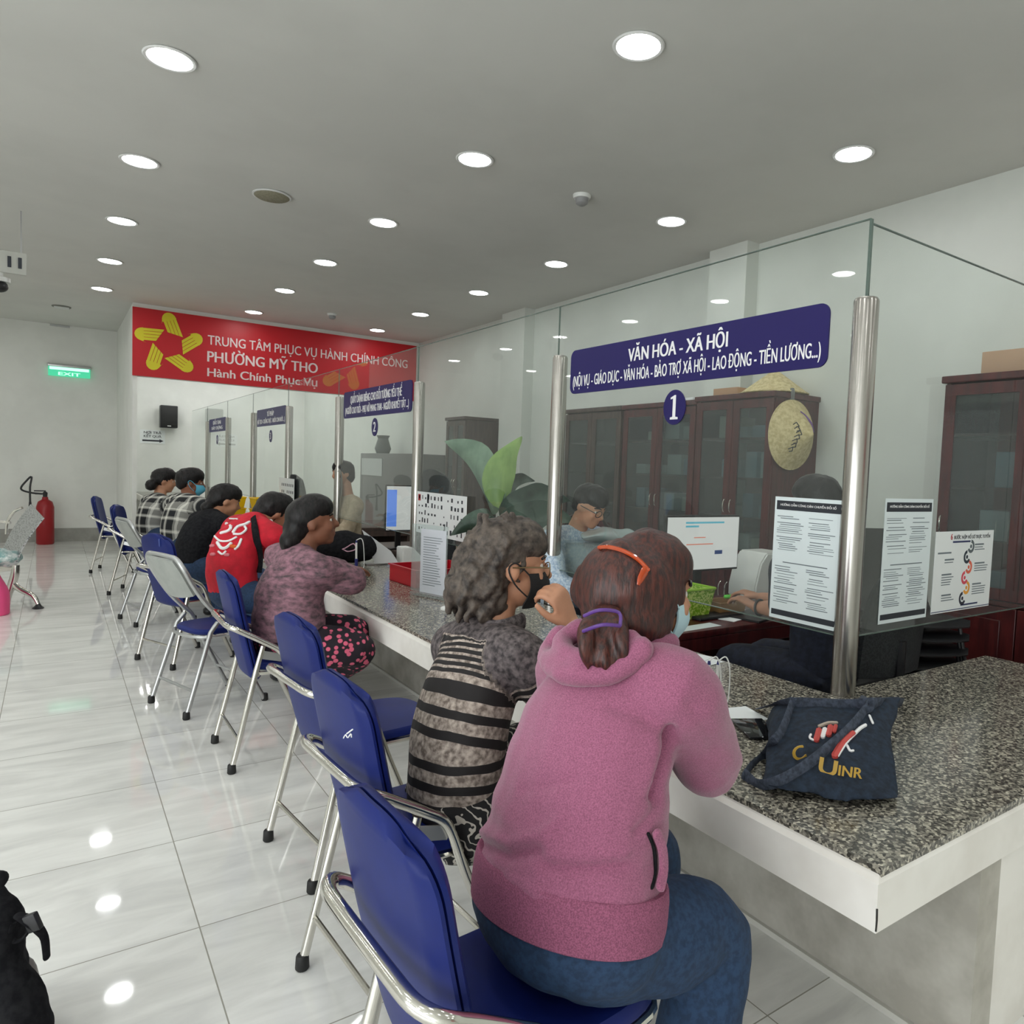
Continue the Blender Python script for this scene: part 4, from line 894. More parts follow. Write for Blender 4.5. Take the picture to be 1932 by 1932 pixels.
bm = NB(); tube(bm, [q+V((-0.02, -0.03, 0.115)), q+V((0.05, -0.02, 0.11))], 0.014, 8, round_ends=True); solo('marker', bm, mat('neon_green', srgb(120, 240, 90), 0.4), 'neon green marker lying across the small wooden tray', 'marker')
a = at(1404, 1112, y=3.75); t = thing('card_printer', 'white rounded desktop machine on the red desk left of the pale notice', 'printer', (a.x+0.22, 3.78, 0.757))
bm = NB(); prof = [(0, 0), (0.44, 0), (0.44, 0.30), (0.38, 0.36), (0.12, 0.36), (0.05, 0.28), (0, 0.1)]
prism(bm, prof, (a.x, 3.92, 0.758), (1, 0, 0), (0, 0, 1), 0.28); bmesh.ops.bevel(bm, geom=list(bm.edges), offset=0.012, segments=2, affect='EDGES'); obj('casing', bm, WHITEP, t)
bm = NB(); box2(bm, (a.x+0.25, 3.632, 0.80), (a.x+0.40, 3.639, 0.9)); obj('slot_panel', bm, SCRB, t)
bm = NB(); box(bm, (3.6, 3.33, 0.769), (0.42, 0.14, 0.02), None, 0.004); solo('keyboard', bm, BLACK, 'black keyboard below the near monitor', 'keyboard')
# clear storage bin with packets
t = thing('storage_bin', 'clear plastic storage bin with white packets behind the second steel post', 'bin', (3.28, 3.95, 0.757))
bm = NB(); tray_rows(bm, V((3.28, 3.95, 0.758)), 0.48, 0.5, 0.60, 0.62, 0.42, 0.006); obj('bin', bm, PLASTICCLEAR, t, 20)
bm = NB(); box2(bm, (2.97, 3.64, 1.18), (3.59, 4.26, 1.20), 0.008); obj('lid', bm, PLASTICCLEAR, t)
for k, (dx, dy, dz, m, l) in enumerate(((-0.12, -0.12, 0.0, WHITEP, 'white'), (0.1, -0.1, 0.0, PAPER, 'white'), (-0.05, 0.1, 0.0, PAPERB, 'pale blue'))):
    bm = NB(); box(bm, (3.28+dx, 3.95+dy, 0.766+0.13), (0.17, 0.14, 0.255), rotz(0.2*k), 0.02); solo('packet', bm, m, '%s packet inside the clear storage bin, %s' % (l, ('left one', 'right one', 'rear one')[k]), 'packet', 'packets in the clear bin')
bm = NB(); box(bm, (3.13, 3.685, 0.99), (0.035, 0.012, 0.12)); solo('red_tag', bm, mat('pink_red_tag', srgb(206, 30, 84), 0.4), 'small red tag showing on the front of the clear storage bin', 'tag')
q = V((3.55, 3.78, 1.225)); bm = NB(); box(bm, q, (0.30, 0.18, 0.012), M4.Rotation(0.12, 3, 'Y') @ rotz(0.3)); solo('yellow_folder', bm, mat('pale_yellow_paper', srgb(228, 226, 136), 0.6), 'pale yellow folder lying on top of the clear storage bin', 'folder')
t = thing('plastic_bag', 'bluish translucent plastic bag on top of the clear bin behind the second post', 'bag', (3.2, 4.05, 1.2))
bm = NB(); ball(bm, (3.22, 4.02, 1.245), (0.22, 0.16, 0.05), None, 24)
for v in bm.verts: v.co += V(mnoise.noise_vector(v.co*9))*0.03
for v in bm.verts: v.co.z = max(v.co.z, 1.202)
obj('bag', bm, mat('hazy_plastic', srgb(150, 164, 164), 0.25, spec=0.7, bump=0.1, bscale=20), t)

# office chairs behind the counter
MESHC = mottled('black_chair_mesh', (0.012, 0.014, 0.016), (0.03, 0.033, 0.036), 90, rough=0.7)
def office_chair(x, y, rz, hb, label, tag_=False):
    t = thing('office_chair', label, 'chair', (x, y, 0), rz, 'black office chairs behind the counter'); t.matrix_basis = M4.Translation((x, y, 0)) @ M4.Rotation(rz, 4, 'Z')
    Mx = t.matrix_basis
    def put(n, bm, m, ang=40): bmesh.ops.transform(bm, matrix=Mx, verts=bm.verts); return obj(n, bm, m, t, ang)
    bm = NB(); box(bm, (0.02, 0, 0.56), (0.52, 0.52, 0.09), None, 0.035, 3); put('seat', bm, BLACK)
    bm = NB(); rows = [[V((-0.24-0.05*(1-u*u)-0.05*v, 0.25*u*(1-0.35*max(0, v-0.6)**2/0.16), 0.66+(hb-0.66)*(v-0.18*(u*u)*max(0, v-0.5)))) for u in [k/6-1 for k in range(13)]] for v in [k/12 for k in range(13)]]
    slab(bm, rows, 0.035); put('backrest', bm, MESHC)
    bm = NB(); tube(bm, [(-0.2, 0, 0.53), (-0.32, 0, 0.58), (-0.335, 0, 0.85)], 0.025, 8, 4); put('back_bar', bm, BLACK)
    bm = NB(); lathe(bm, [(0.03, 0.1), (0.03, 0.52)], (0, 0, 0), seg=12); put('column', bm, GREYMETAL)
    for k in range(5):
        a = 2*math.pi*k/5; bm = NB(); tube(bm, [(0.02*math.cos(a), 0.02*math.sin(a), 0.12), (0.3*math.cos(a), 0.3*math.sin(a), 0.075)], [0.025, 0.016], 8)
        lg = put('leg', bm, BLACK); bm = NB(); ball(bm, (0.3*math.cos(a), 0.3*math.sin(a), 0.03), 0.03, None, 10); bmesh.ops.transform(bm, matrix=Mx, verts=bm.verts); obj('caster', bm, RUBBER, lg)
    for s in (-1, 1):
        bm = NB(); tube(bm, [(-0.12, s*0.27, 0.55), (-0.1, s*0.3, 0.78), (0.16, s*0.3, 0.80)], 0.018, 8, 4); put('armrest', bm, BLACK)
    if tag_:
        bm = NB(); box(bm, (-0.362, 0.0, hb-0.30), (0.004, 0.12, 0.05)); put('white_tag', bm, WHITEP)
    return t
p = P(822, 885, 7.4); office_chair(p.x+0.26, p.y+0.1, math.radians(25), p.z, 'black domed office chair back behind the pictogram placard', True)
p = P(565, 895, 10.6); office_chair(p.x+0.25, p.y, math.radians(10), p.z, 'black office chair with a high back far behind the priority sign')
p = P(1000, 972, 5.9); office_chair(p.x+0.75, p.y+0.55, math.radians(200), p.z-0.02, 'black office chair behind the plant leaves')
office_chair(3.74, 2.42, math.radians(86), 1.25, 'black office chair of the clerk hidden behind the pale notice')
# black stacking chairs in the corner
def stack_chair(x, y, z, rz, label, tag_=False):
    t = thing('stacking_chair', label, 'chair', (x, y, z), rz, 'stacked black plastic chairs'); Mx = M4.Translation((x, y, z)) @ M4.Rotation(rz, 4, 'Z'); t.matrix_basis = Mx
    def put(n, bm, m, ang=40): bmesh.ops.transform(bm, matrix=Mx, verts=bm.verts); return obj(n, bm, m, t, ang)
    bm = NB(); rows = []
    prof = [(0.26, 0.52), (0.22, 0.55), (0.0, 0.535), (-0.2, 0.53), (-0.25, 0.58), (-0.28, 0.75), (-0.32, 1.05)]
    for i, (px, pz) in enumerate(prof): rows.append([V((px-0.03*(1-u*u)*(i > 3), u*0.25*(0.9 if i in (0, 6) else 1), pz-0.012*(1-u*u)*(i < 4))) for u in [k/4-1 for k in range(9)]])
    slab(bm, rows, 0.012); put('shell', bm, BLACK, 60)
    for sx, sy in ((1, 1), (1, -1), (-1, 1), (-1, -1)):
        bm = NB(); tube(bm, [(0.19*sx, 0.2*sy, 0.52), (0.27*sx, 0.27*sy, 0.0)], 0.013, 8); put('leg', bm, BLACK)
    if tag_: bm = NB(); box(bm, (-0.27, 0.12, 0.83), (0.004, 0.09, 0.09), M4.Rotation(-0.12, 3, 'Y')); put('white_tag', bm, WHITEP)
for k in range(5): stack_chair(4.40, 2.42, 0.0+k*0.085, math.radians(238), 'black plastic chair in the corner stack behind the near pane, %s' % (ORD[k]+' from the bottom' if k < 4 else 'topmost'), k == 4)

# big-leaved plant behind the glass
LEAFA = mottled('bright_leaf', srgb(104, 138, 62), srgb(134, 164, 88), 6, rough=0.4, stretch=(1, 1, 0.3))
LEAFB = mottled('dusty_dark_leaf', srgb(46, 66, 54), srgb(72, 94, 80), 5, rough=0.45)
LEAFC = mottled('pale_leaf', srgb(96, 124, 104), srgb(124, 150, 128), 5, rough=0.5)
t = thing('potted_plant', 'broad-leaved potted plant with one bright upright leaf behind the glass', 'plant', (3.2, 5.3, 0))
bm = NB(); lathe(bm, [(0.16, 0), (0.2, 0.05), (0.26, 0.55), (0.28, 0.62), (0.25, 0.62), (0.22, 0.5)], (3.2, 5.3, 0)); obj('pot', bm, mat('grey_pot', srgb(120, 116, 108), 0.6, bump=0.05), t)
bm = NB(); lathe(bm, [(0.22, 0.52), (0.1, 0.56)], (3.2, 5.3, 0)); obj('soil', bm, mottled('dark_soil', (0.02, 0.015, 0.01), (0.05, 0.035, 0.02), 60, bump=0.4), t)
def leaf(pts, wid, m, side, roll=0.0):
    pts = smooth_pts(pts, 5); n = len(pts); side = V(side).normalized(); rows = []
    for i, p in enumerate(pts):
        v = i/(n-1); w_ = wid*(math.sin(math.pi*min(1, max(0.0, v))**0.8)+0.02)*(1-0.25*v); tg = (pts[min(i+1, n-1)]-pts[max(i-1, 0)]).normalized()
        s = (side-tg*side.dot(tg)).normalized(); nn = tg.cross(s)
        rows.append([p+s*w_*u+nn*(abs(u)**1.4*w_*0.35+0.012*math.sin(v*14)*u) for u in (-1, -0.66, -0.33, 0, 0.33, 0.66, 1)])
    bm = NB(); slab(bm, rows, 0.003); obj('leaf', bm, m, t, 80)
st = V((3.2, 5.3, 0.6)); k0 = P(944, 955, 6.05)
leaf([k0+V((0, 0, -0.02)), P(938, 905, 6.05), P(955, 860, 6.1), P(985, 824, 6.15)], 0.15, LEAFA, RT)
leaf([k0, P(920, 925, 6.2), P(890, 860, 6.5), P(840, 832, 6.7)], 0.22, LEAFC, UP)
leaf([k0, P(960, 915, 6.2), P(985, 903, 6.4), P(1008, 908, 6.5)], 0.07, LEAFB, UP)
leaf([k0+V((0, 0, -0.1)), P(985, 955, 6.0), P(1020, 935, 6.1), P(1075, 945, 6.2)], 0.16, LEAFB, UP)
leaf([k0+V((0, 0, -0.15)), P(985, 980, 5.9), P(1030, 968, 6.0), P(1085, 985, 6.1)], 0.15, LEAFB, UP)
leaf([k0+V((0, 0, -0.15)), P(920, 985, 5.9), P(890, 985, 5.9), P(850, 1010, 5.9)], 0.12, LEAFB, UP)
for q in (k0, k0+V((0.05, 0.03, -0.1)), k0+V((-0.06, 0.02, -0.12)), k0+V((0.02, -0.04, -0.05))):
    bm = NB(); tube(bm, [st+V((0, 0, -0.05)), (st+q)/2+V((0.01, 0, 0)), q], [0.022, 0.018, 0.012], 8, 5); obj('stem', bm, LEAFB, t)

# ---------------------------------------------------------------- people
def hand(bm, W, d, n, th, S, curl=0.5, spread=0.12):
    """palm and five fingers from wrist W along d; n is the back-of-hand normal, th the thumb side"""
    d = V(d).normalized(); n = V(n); n = (n-d*n.dot(d)).normalized(); s = V(th); s = (s-d*s.dot(d)-n*s.dot(n)).normalized(); W = V(W)
    tube(bm, [W, W+d*0.04*S, W+d*0.085*S], [(0.026*S, 0.019*S), (0.036*S, 0.016*S), (0.040*S, 0.013*S)], 12, 3, upv=s, round_ends=True)
    for k, (off, L) in enumerate(((0.030, 0.072), (0.010, 0.080), (-0.010, 0.075), (-0.029, 0.060))):
        a = W+d*0.085*S+s*off*S; p = [a-d*0.02*S, a]; dd = (d+s*off*spread*10).normalized(); ang = 0.0
        for j, f in enumerate((0.45, 0.31, 0.24)):
            ang += curl*(0.8 if j == 0 else 1.0); v = (dd*math.cos(ang)-n*math.sin(ang)).normalized(); p.append(p[-1]+v*L*f*S)
        tube(bm, p, [0.0095*S, 0.0095*S, 0.009*S, 0.0082*S, 0.0068*S], 8, 2, round_ends=True)
    a = W+d*0.022*S+s*0.022*S; v = (d*0.75+s*0.65-n*0.25).normalized()
    tube(bm, [a, a+v*0.035*S, a+v*0.055*S+d*0.012*S-n*0.006*S, a+v*0.062*S+d*0.036*S-n*0.014*S], [0.014*S, 0.0115*S, 0.0105*S, 0.008*S], 8, 2, round_ends=True)
def head_mesh(bm, c, R, S):
    def g(f, l, u): return V(c)+R@(V((f, l, u))*S)
    def e(f, l, u, rf, rl, ru, seg=20): ball(bm, g(f, l, u), (rf*S, rl*S, ru*S), R, seg)
    e(-0.005, 0, 0.025, 0.097, 0.076, 0.098, 28); e(0.03, 0, -0.045, 0.062, 0.060, 0.068, 22); e(0.064, 0, -0.092, 0.026, 0.03, 0.022); e(0.055, 0, -0.01, 0.042, 0.058, 0.05)
    e(0.082, 0, 0.024, 0.018, 0.050, 0.012); tube(bm, [g(0.086, 0, 0.018), g(0.104, 0, -0.012), g(0.112, 0, -0.024)], [0.010*S, 0.013*S, 0.014*S], 10, 2, round_ends=True)
    for s in (-1, 1):
        e(0.101, s*0.011, -0.027, 0.009, 0.008, 0.007, 10); e(0.066, s*0.036, -0.028, 0.025, 0.024, 0.026, 14)
        e(-0.006, s*0.078, -0.008, 0.020, 0.008, 0.031, 14); e(0.0, s*0.082, -0.012, 0.012, 0.006, 0.02, 10)
    e(0.090, 0, -0.056, 0.012, 0.024, 0.007, 12); e(0.088, 0, -0.068, 0.012, 0.021, 0.008, 12)
EYEW = mat('eye_white', srgb(214, 208, 200), 0.2); EYEB = mat('eye_iris', (0.012, 0.008, 0.006), 0.15)
def person(label, J, f, hf, S, skinm, shirt, trousers, vox=0.014, tor=None, sleeve=1.0, cuff_to='W', hands=None, feet=True, shoe=None, shirt_disp=None, attr=None, legr=1.0, armr=1.0, shirt_name='shirt', pants_name='trousers', eyes=True, body_vox=None, hem=0.05, hip_k=0.97):
    f = V(f).normalized(); left = V((0, 0, 1)).cross(f).normalized(); hf = V(hf).normalized(); R = axis_R(hf)
    root = thing('person', label, 'person', (J['hip'].x, J['hip'].y, 0)); B = NB()
    spine = [J['hip'], J['waist'], J['chest'], J['upper'], J['neck']]
    tor = tor or [(.23, .17), (.22, .16), (.22, .15), (.19, .12), (.075, .07)]
    tb = [(max(a-0.05, .05), max(b-0.05, .05)) for a, b in tor]; tb[0] = (tor[0][0]*0.6, tor[0][1]*0.55); tb[-1] = (0.06*S, 0.058*S)
    tube(B, spine, tb, 18, 4, upv=left, round_ends=True)
    head_mesh(B, J['head'], R, S); tube(B, [J['neck']-V((0, 0, 0.05)), J['neck'], J['head']+R@V((-0.02*S, 0, -0.07*S)), J['head']+R@V((-0.01*S, 0, 0))], [0.062*S, 0.056*S, 0.052*S, 0.05*S], 14, 3)
    for s, q in ((1, 'L'), (-1, 'R')):
        tube(B, [J['upper']+left*s*0.06, J[q+'S'], (J[q+'S']+J[q+'E'])/2, J[q+'E'], (J[q+'E']*2+J[q+'W'])/3, J[q+'W']], [0.05*S*armr, 0.054*S*armr, 0.048*S*armr, 0.042*S*armr, 0.042*S*armr, 0.027*S], 12, 3, round_ends=True)
        h = (hands or {}).get(q)
        d = (J[q+'W']-J[q+'E']).normalized()
        if h: hand(B, J[q+'W'], h[0], h[1], h[2], S, h[3])
        else: hand(B, J[q+'W'], d, V((0, 0, 1)), left*-s, S, 0.35)
        hp = J['hip']+left*s*0.085*S-V((0, 0, 0.045))
        tube(B, [hp, (hp+J[q+'K'])/2, J[q+'K'], (J[q+'K']*2+J[q+'A'])/3, J[q+'A']], [0.062*S*legr, 0.066*S*legr, 0.055*S*legr, 0.05*S*legr, 0.036*S], 14, 3, round_ends=True)
        if feet:
            a = J[q+'A']; fd = V((f.x, f.y, 0)).normalized()
            tube(B, [a+V((0, 0, 0.01)), a+fd*0.06*S-V((0, 0, 0.03)), a+fd*0.15*S-V((0, 0, 0.045))], [0.036*S, (0.042*S, 0.032*S), (0.04*S, 0.016*S)], 12, 3, upv=left, round_ends=True)
    remesh('body', B, skinm, body_vox or vox*0.75, 2, root)
    # clothes
    C_ = NB(); tube(C_, [J['hip']-(J['waist']-J['hip']).normalized()*hem]+spine, [tor[0]]+tor, 22, 5, upv=left); k = 0.012
    for s, q in ((1, 'L'), (-1, 'R')):
        e_ = J[q+'E'] + (J[q+'W']-J[q+'E'])*(0.88 if sleeve >= 1 else 0.0) if sleeve >= 1 else J[q+'S']+(J[q+'E']-J[q+'S'])*sleeve
        pts = [J['upper']+left*s*0.05, J[q+'S'], (J[q+'S']+J[q+'E'])/2]; rs = [0.085*S*armr, 0.075*S*armr, 0.064*S*armr+k]
        if sleeve >= 1: pts += [J[q+'E'], (J[q+'E']+e_)/2, e_]; rs += [0.060*S*armr+k, 0.054*S*armr+k, 0.040*S+k]
        else: pts += [e_]; rs += [0.06*S*armr+k]
        tube(C_, pts, rs, 14, 4, round_ends=True)
    lens = [0]
    for a, b in zip(spine, spine[1:]): lens.append(lens[-1]+(b-a).length)
    def par(p):
        best = (1e9, 0, 0)
        for i in range(4):
            a, b = spine[i], spine[i+1]; ab = b-a; t_ = max(0 if i else -1, min(1 if i < 3 else 2, (p-a).dot(ab)/ab.dot(ab))); q_ = a+ab*t_; dd = (p-q_).length
            if dd < best[0]: best = (dd, lens[i]+t_*ab.length, (p-q_).dot(left))
        arm = 0.0
        for q in 'LR':
            a, b = J[q+'S'], J[q+'E']; ab = b-a; t_ = max(0, min(1, (p-a).dot(ab)/ab.dot(ab))); dd = (p-(a+ab*t_)).length
            if dd < 0.09*S and dd+0.02 < best[0]: return (0.54-t_*ab.length*0.6, best[2], 1.0)
        return (best[1], best[2], arm)
    sh = remesh(shirt_name, C_, shirt, vox, 6, root, shirt_disp, attr and par)
    T_ = NB(); ball(T_, J['hip']-V((0, 0, 0.035)), (tor[0][1]*hip_k, tor[0][0]*hip_k, 0.145), axis_R(f), 26)
    tube(T_, [J['hip'], J['hip']+(J['waist']-J['hip'])*0.35], [(tor[0][0]*0.88, tor[0][1]*0.88), (tor[1][0]*0.8, tor[1][1]*0.75)], 20, 2, upv=left)
    for s, q in ((1, 'L'), (-1, 'R')):
        hp = J['hip']+left*s*0.085*S-V((0, 0, 0.045)); an = J[q+'K']+(J[q+'A']-J[q+'K'])*0.93
        tube(T_, [hp-f*0.02, hp, (hp+J[q+'K'])/2, J[q+'K'], (J[q+'K']+an)/2, an], [0.092*S*legr, 0.098*S*legr, 0.093*S*legr, 0.075*S*legr, 0.07*S*legr, 0.058*S*legr], 16, 4, round_ends=True)
    remesh(pants_name, T_, trousers, vox, 5, root, (lambda p, n: mnoise.noise(p*14)*0.006) if vox < 0.02 else None)
    if shoe:
        for q in 'LR':
            a = J[q+'A']; fd = V((f.x, f.y, 0)).normalized(); bm = NB()
            tube(bm, [a-fd*0.045*S-V((0, 0, 0.045)), a+fd*0.05*S-V((0, 0, 0.045)), a+fd*0.17*S-V((0, 0, 0.055))], [(0.045*S, 0.035*S), (0.05*S, 0.034*S), (0.045*S, 0.022*S)], 12, 3, upv=left, round_ends=True); obj('shoe', bm, shoe, root)
    if eyes:
        for s in (-1, 1):
            bm = NB(); ball(bm, J['head']+R@(V((0.0755, s*0.033, 0.004))*S), 0.0125*S, R, 12); e = obj('eye', bm, EYEW, root)
            bm = NB(); ball(bm, J['head']+R@(V((0.0838, s*0.0335, 0.004))*S), 0.006*S, R, 10); obj('iris', bm, EYEB, e)
            bm = NB(); tube(bm, [J['head']+R@(V((x, s*y, z))*S) for x, y, z in ((0.094, 0.014, 0.026), (0.092, 0.034, 0.032), (0.078, 0.055, 0.027))], 0.0042*S, 6, 3, round_ends=True); obj('eyebrow', bm, EYEB, root)
    return root, R, left, sh
def fringe(J, R, S, k=1.0):
    c = J['head']; return [('b', c+R@(V((0.012, 0, 0.064))*S), (0.092*S*k, 0.080*S*k, 0.072*S*k), R), ('b', c+R@(V((-0.02, 0, 0.03))*S), (0.09*S*k, 0.083*S*k, 0.09*S*k), R)]
def hair_part(root, parts, m, vox, noise_amp=0.0, noise_scale=20, stretch=(1, 1, 1), it=2, name='hair'):
    bm = NB()
    for p in parts:
        if p[0] == 'b': ball(bm, p[1], p[2], p[3], 24)
        else: tube(bm, p[1], p[2], 12, 4, round_ends=True)
    st_ = V(stretch)
    fn = (lambda p, n: (abs(mnoise.noise(V((p.x*st_.x, p.y*st_.y, p.z*st_.z))*noise_scale))-0.15)*noise_amp) if noise_amp else None
    return remesh(name, bm, m, vox, it, root, fn)
def surf(o, px, py, off=0.0):                          # point on an object's surface seen at a pixel
    mw = M4.Identity(4); p = o
    while p: mw = p.matrix_basis @ mw; p = p.parent
    iv = mw.inverted(); d = ray(px, py).normalized(); d2 = (iv.to_3x3()@d).normalized()
    ok, loc, nn, _ = o.ray_cast(iv@CAM, d2)
    if not ok: return None
    return mw@loc+(mw.to_3x3()@nn).normalized()*off
HAIRBR = mottled('dark_brown_hair', srgb(36, 15, 12), srgb(80, 36, 27), 26, rough=0.42, stretch=(4, 4, 0.7), bump=0.5, bdist=0.006)
HAIRBK = mottled('black_hair', srgb(12, 11, 12), srgb(32, 28, 28), 30, rough=0.42, stretch=(3, 3, 0.8), bump=0.4, bdist=0.005, spec=0.28)
HAIRGR = mottled('greying_curly_hair', srgb(36, 29, 25), srgb(108, 96, 86), 30, rough=0.6, lo=0.35, hi=0.75, bump=0.6, bdist=0.008)
SKA = skin('skin_tan', srgb(176, 122, 94)); SKB = skin('skin_warm', srgb(190, 138, 108)); SKD = skin('skin_brown', srgb(132, 84, 62))

# --- woman in the pink jacket, nearest
PINK = mottled('pink_fleece', srgb(126, 70, 96), srgb(166, 98, 128), 320, rough=0.95, lo=0.32, hi=0.68, bump=0.3, bdist=0.003, sheen=0.3, detail=3)
PANTS = mottled('dark_teal_blue_denim', srgb(24, 46, 74), srgb(34, 60, 92), 60, rough=0.85, bump=0.2)
J = dict(hip=P(1068, 1680, 1.66), waist=P(1082, 1555, 1.68), chest=P(1120, 1400, 1.73), upper=P(1165, 1285, 1.79), neck=P(1195, 1205, 1.83), head=P(1212, 1118, 1.86),
         RS=P(1272, 1300, 1.66), LS=P(1075, 1268, 1.95), RE=P(1338, 1432, 1.84), RW=P(1275, 1385, 2.25), LE=V((1.45, 1.85, 0.88)), LW=V((1.74, 2.02, 0.83)),
         RK=P(1338, 1762, 1.78), LK=V((1.36, 1.48, 0.63)), RA=V((1.08, 1.04, 0.09)), LA=V((1.16, 1.42, 0.09)))
def pix(p):
    v = p-CAM; z = v.dot(FW); return CX+F_PX*v.dot(RT)/z, CY-F_PX*v.dot(UP)/z
def segd(x, y, pl):
    best = 1e9
    for (a, b), (c, d) in zip(pl, pl[1:]):
        ux, uy = c-a, d-b; t_ = max(0, min(1, ((x-a)*ux+(y-b)*uy)/(ux*ux+uy*uy))); best = min(best, math.hypot(x-a-ux*t_, y-b-uy*t_))
    return best
CREASES = [([(1266, 1380), (1262, 1420), (1246, 1462), (1238, 1505)], -0.026, 9), ([(1240, 1380), (1236, 1430), (1222, 1480)], 0.007, 13), ([(905, 1590), (960, 1618), (1015, 1604)], -0.013, 9), ([(905, 1565), (962, 1590), (1022, 1575), (1055, 1545)], 0.009, 10),
           ([(1030, 1636), (1097, 1640), (1180, 1632)], -0.009, 9), ([(1040, 1618), (1100, 1622), (1180, 1612)], 0.006, 9), ([(960, 1655), (1020, 1690), (1100, 1700)], 0.007, 9), ([(985, 1490), (1040, 1478), (1090, 1470)], -0.006, 10), ([(1200, 1570), (1225, 1545), (1240, 1520)], -0.008, 9), ([(1300, 1330), (1330, 1370), (1345, 1410)], -0.006, 10), ([(1150, 1330), (1210, 1350), (1250, 1385)], -0.006, 11)]
def folds1(p, n):
    q = p-J1h; t = q.z
    a = mnoise.noise(V((p.x*7, p.y*7, p.z*3.5)))*0.010
    b = mnoise.noise(V((p.x*4+p.z*8, p.y*4, p.z*16)))*0.010*max(0, 1-abs(t-0.16)/0.3)
    c = 0.0
    if n.dot(FW) < 0.1:
        x, y = pix(p)
        for pl, am, wd in CREASES:
            d_ = segd(x, y, pl)
            if d_ < 3*wd: c += am*math.exp(-(d_/wd)**2)
    return a+b+c
J1h = J['hip']
TOR1 = [(.256, .192), (.240, .178), (.222, .165), (.185, .135), (.085, .085)]
pw, R1, L1, sh1 = person('woman in a pink fleece jacket and dark blue trousers seen from behind, nearest the camera', J, (1, 0.02, 0), (1, -0.12, -0.08), 1.25, SKB, PINK, PANTS, 0.0105, TOR1,
    shirt_disp=folds1, legr=1.1, hem=0.015, hip_k=1.02, armr=1.06, shirt_name='jacket', shoe=BLACK)
up1 = (J['waist']-J['hip']).normalized()
def ring(c, up, left, a, b, n=48): 
    fw = left.cross(up).normalized(); l2 = up.cross(fw).normalized()
    return [c+l2*math.cos(2*math.pi*k/n)*a+fw*math.sin(2*math.pi*k/n)*b for k in range(n)]
bm = NB(); c = J['hip']+up1*0.015
rows = []
for dz, k in ((-0.055, 0.985), (-0.052, 1.0), (-0.02, 1.012), (0.02, 1.01), (0.045, 0.995), (0.05, 0.975)): rows.append([p for p in ring(c+up1*dz, up1, L1, .259*k, .196*k)])
g = [[bm.verts.new(p) for p in r] for r in rows]
for A_, B_ in zip(g, g[1:]):
    for k in range(48): bm.faces.new((A_[k], A_[(k+1) % 48], B_[(k+1) % 48], B_[k]))
bm.faces.new(g[0][::-1]); bm.faces.new(g[-1]); lab(obj('hem_band', bm, mottled('pink_fleece_band', srgb(120, 65, 90), srgb(154, 88, 116), 320, rough=0.95, bump=0.3, bdist=0.002), pw), 'ribbed hem band')
bm = NB()
nk = J['neck']; fb = V((1, 0, 0))
tube(bm, [nk+V((0.05, -0.085, 0.0)), nk+V((-0.03, -0.09, -0.01)), nk+V((-0.085, 0.0, -0.03)), nk+V((-0.06, 0.085, -0.02)), nk+V((0.04, 0.09, 0.01))], [(0.03, 0.02), (0.034, 0.024), (0.036, 0.028), (0.034, 0.026), (0.03, 0.02)], 12, 5, round_ends=True)
for pl, off, rr_ in (([(1112, 1188), (1066, 1208), (1044, 1238), (1058, 1266), (1090, 1280), (1135, 1278), (1180, 1262), (1215, 1235)], 0.016, (0.030, 0.030)), ([(1108, 1204), (1080, 1226), (1086, 1248), (1125, 1258), (1168, 1246), (1200, 1225)], 0.03, (0.026, 0.026)), ([(1190, 1212), (1225, 1206), (1250, 1212), (1266, 1224)], 0.012, (0.024, 0.024))):
    q = [surf(sh1, x, y, off) for x, y in pl]; q = [x for x in q if x]
    if len(q) > 2: tube(bm, q, rr_, 12, 5, round_ends=True)
remesh('hood', bm, PINK, 0.009, 4, pw, lambda p, n: mnoise.noise(p*22)*0.005)
q = [surf(sh1, x, y, 0.004) for x, y in ((1226, 1572), (1236, 1600), (1238, 1640), (1232, 1672))]; q = [x for x in q if x]
if len(q) > 2:
    bm = NB(); tube(bm, [p+RT*0.012 for p in q], [(0.012, 0.008)]*len(q), 8, 4, round_ends=True); obj('pocket_welt', bm, PINK, pw)
    bm = NB(); tube(bm, [p-RT*0.006-FW*0.003 for p in q], [(0.004, 0.005)]*len(q), 8, 4, round_ends=True); lab(obj('pocket_opening', bm, DARKCLOTH, pw), 'dark pocket opening')
hc1 = P(1185, 1112, 1.83)
h1 = hair_part(pw, fringe(J, R1, 1.215)+[('b', hc1, (0.135, 0.125, 0.132), R1), ('b', P(1182, 1165, 1.81), (0.115, 0.112, 0.085), R1), ('b', P(1195, 1200, 1.81), (0.07, 0.082, 0.055), R1),
    ('t', [P(1110, 1080, 1.86), P(1093, 1115, 1.85), P(1092, 1145, 1.84)], [0.03, 0.022, 0.006]), ('t', [P(1250, 1070, 1.84), P(1268, 1120, 1.85), P(1262, 1165, 1.85), P(1252, 1190, 1.85)], [0.045, 0.035, 0.022, 0.008])],
    HAIRBR, 0.0085, 0.012, 18, (1, 1, 0.25), 3)
parts = []
for k in range(16):
    a = 2*math.pi*k/16; o1 = RT*math.cos(a)*0.030+UP*math.sin(a)*0.012-FW*0.01*math.sin(a*3)
    e = random.uniform(-0.5, 0.5)
    parts.append(('t', [P(1142, 1160, 1.70)+o1, P(1138, 1190, 1.645)+o1*1.5, P(1140, 1228, 1.62)+o1*(1.65+0.2*e), P(1146+16*math.cos(a), 1262+16*e, 1.625)+o1*0.9], [0.014, 0.0135, 0.011, 0.003]))
hair_part(pw, parts, HAIRBR, 0.0055, 0.003, 25, (1, 1, 0.3), 2, 'ponytail')
